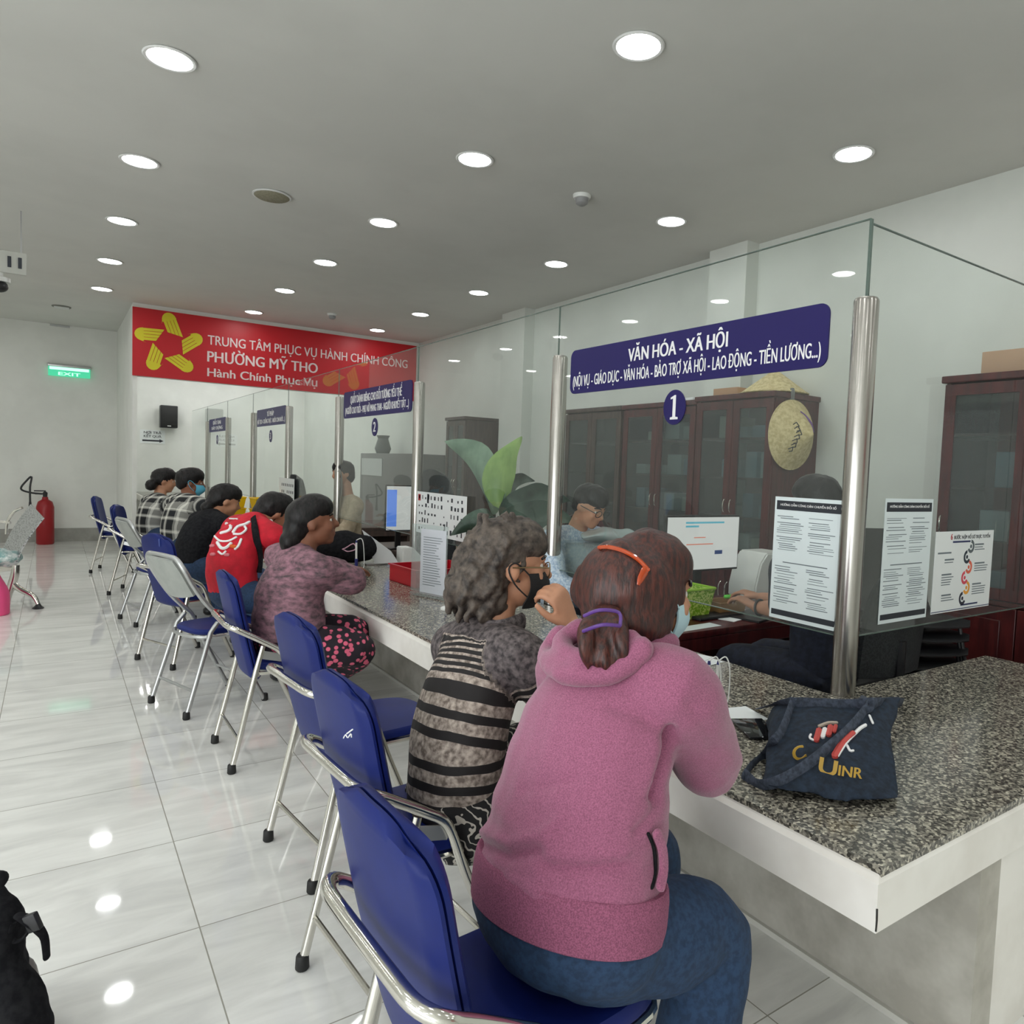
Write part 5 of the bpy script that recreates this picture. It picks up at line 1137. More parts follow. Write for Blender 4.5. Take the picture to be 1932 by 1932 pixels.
bm = NB(); cl = [P(1102, 1162, 1.63), P(1132, 1151, 1.60), P(1168, 1156, 1.615), P(1170, 1181, 1.605), P(1136, 1179, 1.58), P(1100, 1191, 1.61)]
tube(bm, cl[:4], 0.0042, 8, 4); tube(bm, cl[3:], 0.0042, 8, 4); obj('hair_clip', bm, mat('purple_clip', srgb(92, 58, 132), 0.3), pw)
bm = NB(); q = []
for px, py in ((1132, 1036), (1150, 1035), (1172, 1040), (1192, 1050), (1208, 1062), (1221, 1076)):
    s = surf(h1, px, py, 0.005) or P(px, py, 1.70); q.append(s)
tube(bm, q, [(0.0055, 0.005)]*6, 8, 4, round_ends=True)
q2 = [surf(h1, px, py, 0.004) or P(px, py, 1.7) for px, py in ((1216, 1078), (1208, 1092), (1203, 1104))]
tube(bm, [q[-1]]+q2, [(0.008, 0.004), (0.012, 0.004), (0.010, 0.004), (0.004, 0.003)], 8, 3); obj('hair_comb', bm, mat('amber_plastic', srgb(172, 66, 24), 0.15, coat=0.5), pw)
def mask_part(root, J, R, S, m, k=1.0):
    bm = NB(); c = J['head']
    rows = []
    for i in range(9):
        v = i/8; u_ = -0.012-0.095*v; rr = []
        for j in range(11):
            a = (j/10-0.5)*2*1.15; w_ = (0.074 - 0.016*v*v)*k; fr_ = (0.098+0.022*math.sin(math.pi*min(1, v*1.15))-0.02*v*v)*k
            rr.append(c+R@(V((0.012+fr_*math.cos(a)-0.012, w_*math.sin(a)*1.02, u_*k))*S))
        rows.append(rr)
    slab(bm, rows, -0.004*S); o = obj('face_mask', bm, m, root, 60)
    for s in (-1, 1):
        bm = NB(); tube(bm, [c+R@(V((0.045, s*0.07, -0.02))*S), c+R@(V((0.0, s*0.086, 0.016))*S), c+R@(V((-0.02, s*0.086, 0.0))*S), c+R@(V((0.0, s*0.084, -0.04))*S), c+R@(V((0.04, s*0.066, -0.075))*S)], 0.0022*S, 6, 4); obj('ear_loop', bm, m, o)
mask_part(pw, J, R1, 1.25, mat('pale_blue_mask', srgb(176, 206, 214), 0.8, bump=0.1))
JP1 = J

# --- woman in the striped sweater
def stripes(t, b):
    a = N(t, 'ShaderNodeAttribute', attribute_name='pa')
    def m_(op, x, y): 
        n = N(t, 'ShaderNodeMath', operation=op)
        for i, q in enumerate((x, y)):
            if isinstance(q, (int, float)): n.inputs[i].default_value = q
            else: t.links.new(q, n.inputs[i])
        return n.outputs[0]
    tc = N(t, 'ShaderNodeTexCoord'); nz = N(t, 'ShaderNodeTexNoise', Scale=7.0, Detail=2.0); t.links.new(tc.outputs['Object'], nz.inputs['Vector'])
    pa = m_('ADD', a.outputs['Fac'], m_('MULTIPLY', nz.outputs['Fac'], 0.02))
    w1 = m_('GREATER_THAN', m_('FRACT', m_('DIVIDE', pa, 0.066), 0), 0.43)
    w2 = m_('GREATER_THAN', m_('FRACT', m_('DIVIDE', pa, 0.0225), 0), 0.62)
    up = m_('GREATER_THAN', pa, 0.375); yk = m_('GREATER_THAN', pa, 0.515)
    lo = m_('LESS_THAN', pa, 0.02)
    st_ = m_('ADD', m_('MULTIPLY', w1, m_('SUBTRACT', 1, up)), m_('MULTIPLY', w2, up)); st_ = m_('MULTIPLY', st_, m_('SUBTRACT', 1, lo))
    n2 = N(t, 'ShaderNodeTexNoise', Scale=55.0, Detail=3.0); t.links.new(tc.outputs['Object'], n2.inputs['Vector'])
    r2 = N(t, 'ShaderNodeValToRGB'); r2.color_ramp.elements[0].position = 0.35; r2.color_ramp.elements[0].color = c4(srgb(104, 92, 84)); r2.color_ramp.elements[1].position = 0.7; r2.color_ramp.elements[1].color = c4(srgb(196, 182, 170)); t.links.new(n2.outputs['Fac'], r2.inputs[0])
    mx = N(t, 'ShaderNodeMix', data_type='RGBA'); t.links.new(st_, mx.inputs[0]); mx.inputs[6].default_value = c4(srgb(20, 15, 16)); t.links.new(r2.outputs[0], mx.inputs[7])
    r3 = N(t, 'ShaderNodeValToRGB'); r3.color_ramp.elements[0].position = 0.35; r3.color_ramp.elements[0].color = c4(srgb(40, 34, 36)); r3.color_ramp.elements[1].position = 0.7; r3.color_ramp.elements[1].color = c4(srgb(112, 102, 102)); t.links.new(n2.outputs['Fac'], r3.inputs[0])
    m2 = N(t, 'ShaderNodeMix', data_type='RGBA'); t.links.new(yk, m2.inputs[0]); t.links.new(mx.outputs[2], m2.inputs[6]); t.links.new(r3.outputs[0], m2.inputs[7])
    t.links.new(m2.outputs[2], b.inputs['Base Color'])
STR = attr_mat('striped_knit', stripes, 0.75)
def zig(t, b):
    tc = N(t, 'ShaderNodeTexCoord'); mp = N(t, 'ShaderNodeMapping'); mp.inputs['Scale'].default_value = (1, 1, 1); mp.inputs['Rotation'].default_value = (0.3, 0.6, 0.2); t.links.new(tc.outputs['Object'], mp.inputs[0])
    wv = N(t, 'ShaderNodeTexWave', Scale=9.0, Distortion=9.0, Detail=2.0); wv.inputs['Detail Scale'].default_value = 2.2; t.links.new(mp.outputs[0], wv.inputs['Vector'])
    r = N(t, 'ShaderNodeValToRGB'); r.color_ramp.interpolation = 'CONSTANT'; r.color_ramp.elements[0].color = c4(srgb(14, 13, 15)); r.color_ramp.elements[1].position = 0.88; r.color_ramp.elements[1].color = c4(srgb(176, 170, 160)); t.links.new(wv.outputs['Fac'], r.inputs[0]); t.links.new(r.outputs[0], b.inputs['Base Color'])
ZIG = attr_mat('black_white_print', zig)
J = dict(hip=P(858, 1500, 2.42), waist=P(862, 1405, 2.43), chest=P(884, 1310, 2.47), upper=P(910, 1222, 2.53), neck=P(932, 1165, 2.56), head=P(960, 1066, 2.57),
         RS=P(978, 1238, 2.38), LS=P(858, 1222, 2.66), RE=P(1082, 1345, 2.52), RW=P(1078, 1180, 2.50), LE=V((1.45, 2.42, 0.9)), LW=V((1.76, 2.2, 0.83)),
         RK=V((1.46, 2.0, 0.62)), LK=V((1.5, 2.3, 0.62)), RA=V((1.42, 2.0, 0.09)), LA=V((1.46, 2.3, 0.09)))
TOR2 = [(.195, .150), (.205, .155), (.205, .150), (.175, .125), (.08, .075)]
hd = (P(1052, 1118, 2.46)-J['RW'])
p2, R2, L2, sh2 = person('woman in a black and silver striped sweater with grey curls, chin on hand', J, (1, -0.12, 0), (0.95, -0.30, -0.04), 1.3, SKB, STR, ZIG, 0.0125, TOR2, attr=True, sleeve=0.95,
    hands={'R': (hd, P(1078, 1090, 2.35)-P(1040, 1150, 2.46), UP*-1-RT*0.3, 0.85)}, shirt_disp=lambda p, n: mnoise.noise(V((p.x*8, p.y*8, p.z*8)))*0.008, shirt_name='sweater', armr=0.95, shoe=BLACK, body_vox=0.0075)
bm = NB(); tube(bm, [J['RS']+(J['RE']-J['RS'])*0.7, J['RE'], (J['RE']+J['RW'])/2, J['RE']+(J['RW']-J['RE'])*0.9], [0.07, 0.066, 0.058, 0.052], 16, 4, round_ends=True); obj('cuff_sleeve', bm, DARKCLOTH, p2)
c2 = J['head']; g2 = lambda f, l, u: c2+R2@(V((f, l, u))*1.3)
prt = fringe(J, R2, 1.3)+[('b', g2(-0.03, 0, 0.045), (0.115, 0.112, 0.108), R2), ('b', g2(-0.07, 0.0, -0.03), (0.105, 0.112, 0.11), R2), ('b', P(898, 1108, 2.53), (0.10, 0.11, 0.085), R2), ('b', P(915, 1138, 2.54), (0.085, 0.095, 0.05), R2)]
rr = random.Random(3)
for k in range(150):
    th = rr.uniform(0, 2*math.pi); ph = rr.uniform(-0.9, 1.2)
    bi = rr.choice((2, 2, 3, 3, 4, 4)); cc, rad = prt[bi][1], prt[bi][2]
    d_ = V((math.cos(th)*math.cos(ph), math.sin(th)*math.cos(ph), math.sin(ph)))
    if d_.x > 0.45 and bi != 4: continue
    s0 = cc+R2@V((d_.x*rad[0], d_.y*rad[1], d_.z*rad[2])); tn = R2@V((-math.sin(th), math.cos(th), 0))
    prt.append(('t', [s0+UP*0.025, s0+tn*0.016, s0-UP*0.025, s0-UP*0.045-tn*0.014, s0-UP*0.06], [0.010, 0.013, 0.013, 0.010, 0.004]))
hair_part(p2, prt, HAIRGR, 0.0075, 0.010, 30, (1, 1, 0.6), 1)
mask_part(p2, J, R2, 1.3, mat('black_mask', (0.012, 0.012, 0.013), 0.85, bump=0.1), 1.03)
bm = NB()
for s in (-1, 1):
    lr = [g2(0.103-0.004*abs(math.cos(a)), s*0.036+0.027*math.cos(a), -0.004+0.02*math.sin(a)) for a in [k*math.pi/8 for k in range(16)]]
    tube(bm, lr, 0.0022, 6, 0, closed=True); tube(bm, [g2(0.098, s*0.062, 0.004), g2(0.05, s*0.08, 0.006), g2(-0.01, s*0.087, 0.004)], 0.0026, 6, 2)
tube(bm, [g2(0.106, -0.01, 0.002), g2(0.111, 0, 0.005), g2(0.106, 0.01, 0.002)], 0.0022, 6, 2); obj('glasses', bm, mat('gold_wire', (0.3, 0.22, 0.12), 0.3, 0.9), p2)
bm = NB(); nk = J['neck']
tube(bm, [nk+V((0.07, -0.07, -0.01)), nk+V((-0.03, -0.10, -0.02)), nk+V((-0.09, 0, -0.03)), nk+V((-0.05, 0.1, -0.02)), nk+V((0.06, 0.08, 0.0))], [(0.035, 0.014)]*5, 10, 5, round_ends=True); lab(obj('collar', bm, mottled('grey_knit', srgb(60, 54, 56), srgb(112, 104, 104), 60, rough=0.9, bump=0.3), p2), 'grey rolled collar')

# --- woman in the floral blouse
FLO = mottled('mauve_floral', srgb(74, 62, 66), srgb(156, 112, 126), 24, rough=0.85, lo=0.34, hi=0.66, detail=6, bump=0.2, stretch=(0.8, 0.8, 1.6))
def dots(t, b):
    tc = N(t, 'ShaderNodeTexCoord'); v = N(t, 'ShaderNodeTexVoronoi', Scale=26.0); t.links.new(tc.outputs['Object'], v.inputs['Vector'])
    r = N(t, 'ShaderNodeValToRGB'); r.color_ramp.elements[0].position = 0.33; r.color_ramp.elements[0].color = c4(srgb(214, 96, 124)); r.color_ramp.elements[1].position = 0.40; r.color_ramp.elements[1].color = c4(srgb(26, 16, 28)); t.links.new(v.outputs['Distance'], r.inputs[0]); t.links.new(r.outputs[0], b.inputs['Base Color'])
DOT = attr_mat('pink_dotted_black', dots)
J = dict(hip=P(543, 1195, 4.28), waist=P(545, 1150, 4.30), chest=P(550, 1105, 4.33), upper=P(562, 1062, 4.38), neck=P(573, 1030, 4.42), head=P(589, 985, 4.44),
         RS=P(592, 1072, 4.20), LS=P(528, 1052, 4.58), RE=P(664, 1096, 4.42), RW=P(640, 1076, 4.85), LE=P(600, 1070, 4.85), LW=P(650, 1072, 5.0),
         RK=P(676, 1226, 4.34), LK=P(668, 1196, 4.58), RA=V(at(560, 1312, z=0.09)), LA=V(at(572, 1288, z=0.09)))
p3, R3, L3, _ = person('woman in a mauve floral blouse and pink-dotted trousers looking up over the counter', J, (1, 0, 0), (1, -0.22, 0.12), 1.3, SKD, FLO, DOT, 0.016, [(.255, .20), (.25, .20), (.24, .185), (.19, .13), (.075, .07)], shirt_name='blouse', legr=1.1,
    shirt_disp=lambda p, n: mnoise.noise(V((p.x*5, p.y*5, p.z*18)))*0.010)
c3 = J['head']; g3 = lambda f, l, u: c3+R3@(V((f, l, u))*1.3)
hair_part(p3, fringe(J, R3, 1.3)+[('b', g3(-0.028, 0, 0.03), (0.118, 0.108, 0.118), R3), ('b', g3(-0.075, 0, -0.03), (0.075, 0.09, 0.09), R3), ('b', P(548, 1022, 4.36), (0.065, 0.07, 0.075), R3)], HAIRBK, 0.012, 0.008, 20, (1, 1, 0.3))
# --- person in the red shirt
RED = mottled('red_jersey', srgb(178, 10, 34), srgb(204, 18, 44), 9, rough=0.8, bump=0.15)
J = dict(hip=P(440, 1105, 5.38), waist=P(438, 1066, 5.38), chest=P(448, 1028, 5.45), upper=P(474, 996, 5.56), neck=P(494, 982, 5.66), head=P(517, 968, 5.75),
         RS=P(512, 1010, 5.38), LS=P(440, 998, 5.75), RE=P(548, 1036, 5.5), RW=P(524, 1048, 5.85), LE=V((1.5, 6.1, 0.92)), LW=V((1.85, 6.0, 0.83)),
         RK=V((1.5, 5.35, 0.62)), LK=V((1.5, 5.75, 0.62)), RA=V((1.45, 5.35, 0.09)), LA=V((1.45, 5.75, 0.09)))
p4, R4, L4, sh4 = person('person in a red shirt with a white print on the back, leaning on the counter', J, (1, 0.08, 0), (0.9, 0.1, -0.45), 1.3, SKA, RED, PANTS, 0.018, [(.235, .17), (.24, .175), (.23, .17), (.18, .13), (.075, .07)], sleeve=0.85, shirt_disp=lambda p, n: mnoise.noise(p*9)*0.012, shoe=BLACK)
hair_part(p4, fringe(J, R4, 1.3)+[('b', J['head']+R4@V((-0.03, 0, 0.035)), (0.128, 0.112, 0.13), R4), ('b', J['head']+R4@V((-0.08, 0, -0.03)), (0.08, 0.095, 0.09), R4)], HAIRBK, 0.014, 0.01, 25)
def decal_stroke(root, o, pts, w_, m, name, off=0.004):
    q = [surf(o, x, y, off) for x, y in pts]; q = [x for x in q if x]
    if len(q) > 1: bm = NB(); tube(bm, q, w_, 6, 3, round_ends=True); obj(name, bm, m, root)
for pts, w_ in (([(409, 1004), (415, 992), (428, 988), (436, 994), (431, 1002), (418, 1006), (409, 1004)], 0.012), ([(441, 1004), (449, 994), (462, 990), (470, 986)], 0.012), ([(442, 1008), (454, 1008), (464, 1000), (462, 994)], 0.009),
                ([(406, 1012), (416, 1021), (432, 1021), (446, 1014)], 0.008), ([(411, 1024), (418, 1034), (427, 1034), (436, 1026)], 0.012), ([(413, 1041), (420, 1046), (426, 1041)], 0.008), ([(455, 1018), (450, 1030), (444, 1036)], 0.009), ([(420, 985), (434, 979), (448, 980)], 0.006)):
    decal_stroke(p4, sh4, pts, w_, WHITEL, 'white_print')
for x, y in ((401, 1030), (402, 1046), (428, 1047)): decal_stroke(p4, sh4, [(x-2, y), (x+3, y)], 0.012, mat('pink_print', srgb(214, 120, 130), 0.7), 'pink_print')
decal_stroke(p4, sh4, [(437, 1031), (443, 1032)], 0.014, mat('orange_print', srgb(216, 96, 30), 0.7), 'orange_print')
q = [surf(sh4, x, y, 0.012) for x, y in ((478, 978), (482, 995), (486, 1020), (487, 1050), (484, 1080))]; q = [x for x in q if x]
bm = NB(); tube(bm, q, (0.006, 0.026), 8, 4, upv=FW); lab(obj('bag_strap', bm, DARKCLOTH, p4), 'black cross-body strap') if len(q) > 1 else bm.free()
bm = NB(); nk = J['neck']; tube(bm, [nk+V((0.05, -0.07, 0)), nk+V((-0.06, -0.05, -0.02)), nk+V((-0.06, 0.05, -0.02)), nk+V((0.05, 0.07, 0))], 0.016, 8, 4, round_ends=True); lab(obj('collar', bm, WHITEL, p4), 'white neckband')
# --- person in the black shirt
J = dict(hip=P(366, 1060, 6.65), waist=P(370, 1032, 6.68), chest=P(382, 1003, 6.76), upper=P(398, 982, 6.86), neck=P(408, 968, 6.93), head=P(424, 945, 7.0),
         RS=P(425, 992, 6.65), LS=P(372, 985, 7.1), RE=P(452, 1020, 6.8), RW=P(450, 1005, 7.2), LE=V((1.45, 7.6, 0.92)), LW=V((1.8, 7.5, 0.83)),
         RK=V((1.5, 6.7, 0.62)), LK=V((1.5, 7.05, 0.62)), RA=V((1.4, 6.7, 0.09)), LA=V((1.4, 7.05, 0.09)))
p5, R5, _, _ = person('person in a plain black shirt with hair tied low, third from the far end', J, (1, 0.05, 0), (0.95, 0.05, -0.3), 1.3, SKB, DARKCLOTH, PANTS, 0.02, [(.23, .17), (.235, .175), (.23, .17), (.18, .13), (.075, .07)], sleeve=0.85, shoe=BLACK)
hair_part(p5, fringe(J, R5, 1.3)+[('b', J['head']+R5@V((-0.035, 0, 0.035)), (0.125, 0.112, 0.125), R5), ('b', J['head']+R5@V((-0.09, 0, -0.03)), (0.075, 0.09, 0.08), R5), ('b', P(391, 957, 6.85), (0.055, 0.06, 0.06), R5)], HAIRBK, 0.014, 0.01, 25)
# --- two people in plaid shirts
def plaid(t, b):
    pa = N(t, 'ShaderNodeAttribute', attribute_name='pa'); pb = N(t, 'ShaderNodeAttribute', attribute_name='pb'); tot = []
    for q in (pa, pb):
        d = N(t, 'ShaderNodeMath', operation='DIVIDE'); t.links.new(q.outputs['Fac'], d.inputs[0]); d.inputs[1].default_value = 0.105
        fr = N(t, 'ShaderNodeMath', operation='FRACT'); t.links.new(d.outputs[0], fr.inputs[0])
        r = N(t, 'ShaderNodeValToRGB'); r.color_ramp.interpolation = 'CONSTANT'; e = r.color_ramp.elements; e[0].color = (0, 0, 0, 1); e[1].position = 0.55; e[1].color = (0.28, 0.28, 0.28, 1)
        for p_, c_ in ((0.68, 0.62), (0.80, 0.28), (0.93, 0.0)): k_ = e.new(p_); k_.color = (c_, c_, c_, 1)
        t.links.new(fr.outputs[0], r.inputs[0]); tot.append(r.outputs[0])
    ad = N(t, 'ShaderNodeMix', data_type='RGBA', blend_type='ADD'); ad.inputs[0].default_value = 1; t.links.new(tot[0], ad.inputs[6]); t.links.new(tot[1], ad.inputs[7])
    r = N(t, 'ShaderNodeValToRGB'); r.color_ramp.elements[0].color = c4(srgb(20, 22, 26)); r.color_ramp.elements[1].color = c4(srgb(226, 224, 214)); t.links.new(ad.outputs[2], r.inputs[0]); t.links.new(r.outputs[0], b.inputs['Base Color'])
PLAID = attr_mat('black_white_plaid', plaid)
J = dict(hip=P(338, 1015, 8.15), waist=P(340, 990, 8.15), chest=P(346, 965, 8.18), upper=P(352, 947, 8.24), neck=P(357, 936, 8.28), head=P(360, 910, 8.35),
         RS=P(385, 957, 8.0), LS=P(325, 950, 8.5), RE=P(402, 985, 8.2), RW=P(408, 975, 8.6), LE=V((1.45, 9.0, 0.92)), LW=V((1.8, 8.9, 0.83)),
         RK=V((1.5, 8.1, 0.62)), LK=V((1.5, 8.5, 0.62)), RA=V((1.4, 8.1, 0.09)), LA=V((1.4, 8.5, 0.09)))
p6, R6, _, _ = person('man in a black and white plaid shirt with a blue face mask', J, (1, 0, 0), (1, -0.15, -0.12), 1.3, SKD, PLAID, PANTS, 0.022, [(.25, .19), (.26, .20), (.26, .19), (.2, .14), (.075, .07)], attr=True, shoe=BLACK)
hair_part(p6, fringe(J, R6, 1.3)+[('b', J['head']+R6@V((-0.03, 0, 0.045)), (0.138, 0.118, 0.118), R6), ('b', J['head']+R6@V((-0.085, 0, -0.02)), (0.07, 0.092, 0.08), R6)], HAIRBK, 0.016, 0.01, 25)
mask_part(p6, J, R6, 1.3, mat('sky_blue_mask', srgb(96, 184, 214), 0.8, bump=0.1), 1.06)
J = dict(hip=P(288, 1003, 9.4), waist=P(289, 982, 9.4), chest=P(293, 960, 9.42), upper=P(298, 945, 9.46), neck=P(302, 932, 9.5), head=P(309, 907, 9.55),
         RS=P(322, 955, 9.25), LS=P(275, 950, 9.75), RE=P(335, 985, 9.4), RW=P(345, 975, 9.8), LE=V((1.45, 10.2, 0.92)), LW=V((1.8, 10.1, 0.83)),
         RK=V((1.5, 9.4, 0.62)), LK=V((1.5, 9.8, 0.62)), RA=V((1.4, 9.4, 0.09)), LA=V((1.4, 9.8, 0.09)))
p7, R7, _, _ = person('woman in a black and white plaid shirt with tied hair, farthest in the row', J, (1, 0, 0), (1, -0.1, -0.15), 1.3, SKB, PLAID, PANTS, 0.022, [(.25, .19), (.26, .20), (.25, .19), (.2, .14), (.075, .07)], attr=True, shoe=BLACK)
hair_part(p7, fringe(J, R7, 1.3)+[('b', J['head']+R7@V((-0.03, 0, 0.04)), (0.13, 0.115, 0.122), R7), ('b', J['head']+R7@V((-0.085, 0, -0.02)), (0.07, 0.092, 0.08), R7), ('b', P(285, 915, 9.4), (0.07, 0.07, 0.075), R7)], HAIRBK, 0.016, 0.012, 25)
# --- staff
SHB = mottled('pale_blue_check', srgb(150, 172, 196), srgb(202, 214, 224), 60, rough=0.85, bump=0.1)
BEI = mottled('beige_uniform', srgb(168, 152, 128), srgb(186, 170, 146), 20, rough=0.85, bump=0.1)
NAV = mottled('navy_uniform', srgb(18, 22, 36), srgb(28, 34, 52), 30, rough=0.85, bump=0.15)
hd = P(1112, 955, 5.25); b0 = V((hd.x-0.02, hd.y+0.12, 0))
J = dict(hip=b0+V((0, 0.1, .66)), waist=b0+V((0, 0.08, .86)), chest=b0+V((0, 0.04, 1.05)), upper=b0+V((0, 0, 1.2)), neck=b0+V((0, -0.02, 1.29)), head=hd,
         RS=b0+V((-0.24, 0, 1.18)), LS=b0+V((0.24, 0, 1.18)), RE=b0+V((-0.30, -0.2, .92)), RW=b0+V((-0.12, -0.42, .82)), LE=b0+V((0.30, -0.2, .92)), LW=b0+V((0.12, -0.42, .82)),
         RK=b0+V((-0.14, -0.3, .6)), LK=b0+V((0.14, -0.3, .6)), RA=b0+V((-0.14, -0.2, .09)), LA=b0+V((0.14, -0.2, .09)))
s1, RS1, _, _ = person('man with glasses in a pale blue shirt looking down at the staff desk', J, (0, -1, 0), (0.25, -0.9, -0.42), 1.25, SKB, SHB, NAV, 0.018, [(.21, .16), (.21, .155), (.21, .15), (.18, .12), (.07, .065)], shoe=BLACK)
hair_part(s1, fringe(J, RS1, 1.25)+[('b', J['head']+RS1@V((-0.035, 0, 0.045)), (0.118, 0.106, 0.112), RS1), ('b', J['head']+RS1@V((-0.075, 0, -0.015)), (0.065, 0.088, 0.075), RS1)], HAIRBK, 0.012, 0.008, 25)
bm = NB(); g1 = lambda f, l, u: J['head']+RS1@(V((f, l, u))*1.25)
for s in (-1, 1):
    tube(bm, [g1(0.106, s*0.036+0.028*math.cos(a), 0.002+0.02*math.sin(a)) for a in [k*math.pi/8 for k in range(16)]], 0.003, 6, 0, closed=True); tube(bm, [g1(0.1, s*0.063, 0.006), g1(0.0, s*0.086, 0.006)], 0.003, 6)
obj('glasses', bm, SCRB, s1)
hd = P(1541, 950, 4.0)
J = dict(hip=V((3.42, 2.36, .70)), waist=V((3.42, 2.37, .92)), chest=V((3.42, 2.39, 1.12)), upper=V((3.42, 2.42, 1.27)), neck=V((3.42, 2.45, 1.38)), head=hd,
         RS=V((3.66, 2.44, 1.25)), LS=V((3.18, 2.44, 1.25)), RE=P(1500, 1140, 4.15), RW=P(1437, 1128, 4.25), LE=P(1478, 1150, 3.95), LW=P(1428, 1146, 4.1),
         RK=V((3.56, 2.9, .6)), LK=V((3.28, 2.9, .6)), RA=V((3.56, 2.9, .09)), LA=V((3.28, 2.9, .09)))
s2, RS2, _, _ = person('black-haired clerk in dark uniform mostly hidden behind the pale notice, hands on the desk', J, (0, 1, 0), (0.0, 1, -0.25), 1.25, SKA, NAV, NAV, 0.016, [(.21, .16), (.21, .155), (.21, .15), (.18, .12), (.07, .065)], shoe=BLACK, sleeve=0.9, body_vox=0.008,
    hands={'L': (P(1385, 1122, 4.2)-J['LW'], UP, V((0, 1, 0)), 0.5), 'R': (P(1402, 1116, 4.32)-J['RW'], UP, V((-1, -1, 0)), 0.45)}, eyes=False)
hair_part(s2, fringe(J, RS2, 1.25)+[('b', J['head']+RS2@V((-0.03, 0, 0.03)), (0.122, 0.112, 0.125), RS2), ('b', J['head']+RS2@V((-0.07, 0, -0.05)), (0.085, 0.1, 0.09), RS2)], HAIRBK, 0.012, 0.008, 25)
bm = NB(); q = J['LW']+(J['LE']-J['LW'])*0.12; ax = (J['LE']-J['LW']).normalized(); r3 = axis_R(ax)
tube(bm, [q+r3@V((0, 0.044*math.cos(a), 0.044*math.sin(a))) for a in [k*math.pi/8 for k in range(16)]], 0.007, 6, 0, closed=True); obj('wristband', bm, BLACK, s2)
def far_staff(hd, f, hf, label, sm, hm, legs=True):
    b0 = V((hd.x, hd.y, 0))-V(f)*0.08; f = V(f); l = V((0, 0, 1)).cross(f); z = hd.z-0.29
    J = dict(hip=b0+V((0, 0, z-.62)), waist=b0+V((0, 0, z-.42)), chest=b0+V((0, 0, z-.2)), upper=b0+V((0, 0, z-.07)), neck=b0+f*0.02+V((0, 0, z+.04)), head=hd,
             RS=b0-l*.24+V((0, 0, z-.1)), LS=b0+l*.24+V((0, 0, z-.1)), RE=b0-l*.3+f*.16+V((0, 0, z-.4)), RW=b0-l*.18+f*.42+V((0, 0, z-.38)), LE=b0+l*.3+f*.16+V((0, 0, z-.4)), LW=b0+l*.18+f*.42+V((0, 0, z-.38)),
             RK=b0-l*.13+f*.4+V((0, 0, .58)), LK=b0+l*.13+f*.4+V((0, 0, .58)), RA=b0-l*.13+f*.35+V((0, 0, .09)), LA=b0+l*.13+f*.35+V((0, 0, .09)))
    r, R, _, _ = person(label, J, f, hf, 1.25, SKB, sm, NAV, 0.022, [(.21, .16), (.21, .155), (.21, .15), (.18, .12), (.07, .065)], shoe=BLACK)
    hair_part(r, fringe(J, R, 1.25)+[('b', hd+R@V((-0.03, 0, 0.035)), (0.124, 0.11, 0.122), R), ('b', hd+R@V((-0.07, 0, -0.04)), (0.08, 0.095, 0.09), R)], hm, 0.016, 0.01, 25)
    return J
far_staff(P(647, 893, 9.0), V((-1, -0.1, 0)).normalized(), (-1, -0.2, -0.1), 'clerk in a beige uniform far behind the priority counter', BEI, HAIRBK)
far_staff(P(838, 985, 7.7), V((-0.9, 0.3, 0)).normalized(), (-0.9, 0.3, -0.3), 'clerk in beige mostly hidden behind the pictogram placard, one forearm showing', BEI, HAIRBK)

# ---------------------------------------------------------------- things on the counter
DENIM = mottled('dark_denim', srgb(16, 25, 38), srgb(30, 45, 63), 46, rough=0.9, bump=0.25, lo=0.35, hi=0.65)
DENIMB = mottled('blue_grey_denim', srgb(48, 55, 68), srgb(72, 80, 96), 60, rough=0.9, bump=0.2)
bag = thing('denim_bag', 'dark denim tote bag with wide straps and gold lettering lying on the counter', 'bag', at(1560, 1490, z=ZT))
n_u, n_v = 14, 9; B0 = [at(1436, 1486, z=ZT+0.02), at(1480, 1495, z=ZT+0.02), at(1560, 1505, z=ZT+0.02), at(1640, 1515, z=ZT+0.02), at(1700, 1512, z=ZT+0.02)]
T0 = [at(1458, 1332, z=ZT+0.10), at(1490, 1322, z=ZT+0.15), at(1560, 1322, z=ZT+0.17), at(1640, 1318, z=ZT+0.18), at(1704, 1316, z=ZT+0.18)]
Bs = smooth_pts(B0, 4); Ts = smooth_pts(T0, 4); rows = []
for i in range(n_v+1):
    v = i/n_v; r = []
    for j in range(len(Bs)):
        u = j/(len(Bs)-1); p = Bs[j].lerp(Ts[j], v)
        p = p - FW*0.055*math.sin(math.pi*v)**0.7*math.sin(math.pi*min(1, max(0, u*1.1)))**0.6 + V((0, 0, 0.02*math.sin(math.pi*v)))
        if u > 0.75: p = p - RT*0.035*math.sin(math.pi*v)*((u-0.75)/0.25)
        p += V(mnoise.noise_vector(p*11))*0.012
        r.append(p)
    rows.append(r)
bm = NB(); fr_ = [[bm.verts.new(p) for p in r] for r in rows]
bk = [[bm.verts.new(V((p.x+0.10*(0.4+0.6*math.sin(math.pi*(1-i/n_v)*0.5)), p.y+0.06, max(ZT+0.012, p.z-0.05-0.05*(i/n_v))))) for p in r] for i, r in enumerate(rows)]
W_ = len(Bs)
for i in range(n_v):
    for j in range(W_-1):
        bm.faces.new((fr_[i][j], fr_[i][j+1], fr_[i+1][j+1], fr_[i+1][j])); bm.faces.new((bk[i][j], bk[i+1][j], bk[i+1][j+1], bk[i][j+1]))
for i in range(n_v):
    bm.faces.new((fr_[i][0], fr_[i+1][0], bk[i+1][0], bk[i][0])); bm.faces.new((fr_[i][-1], bk[i][-1], bk[i+1][-1], fr_[i+1][-1]))
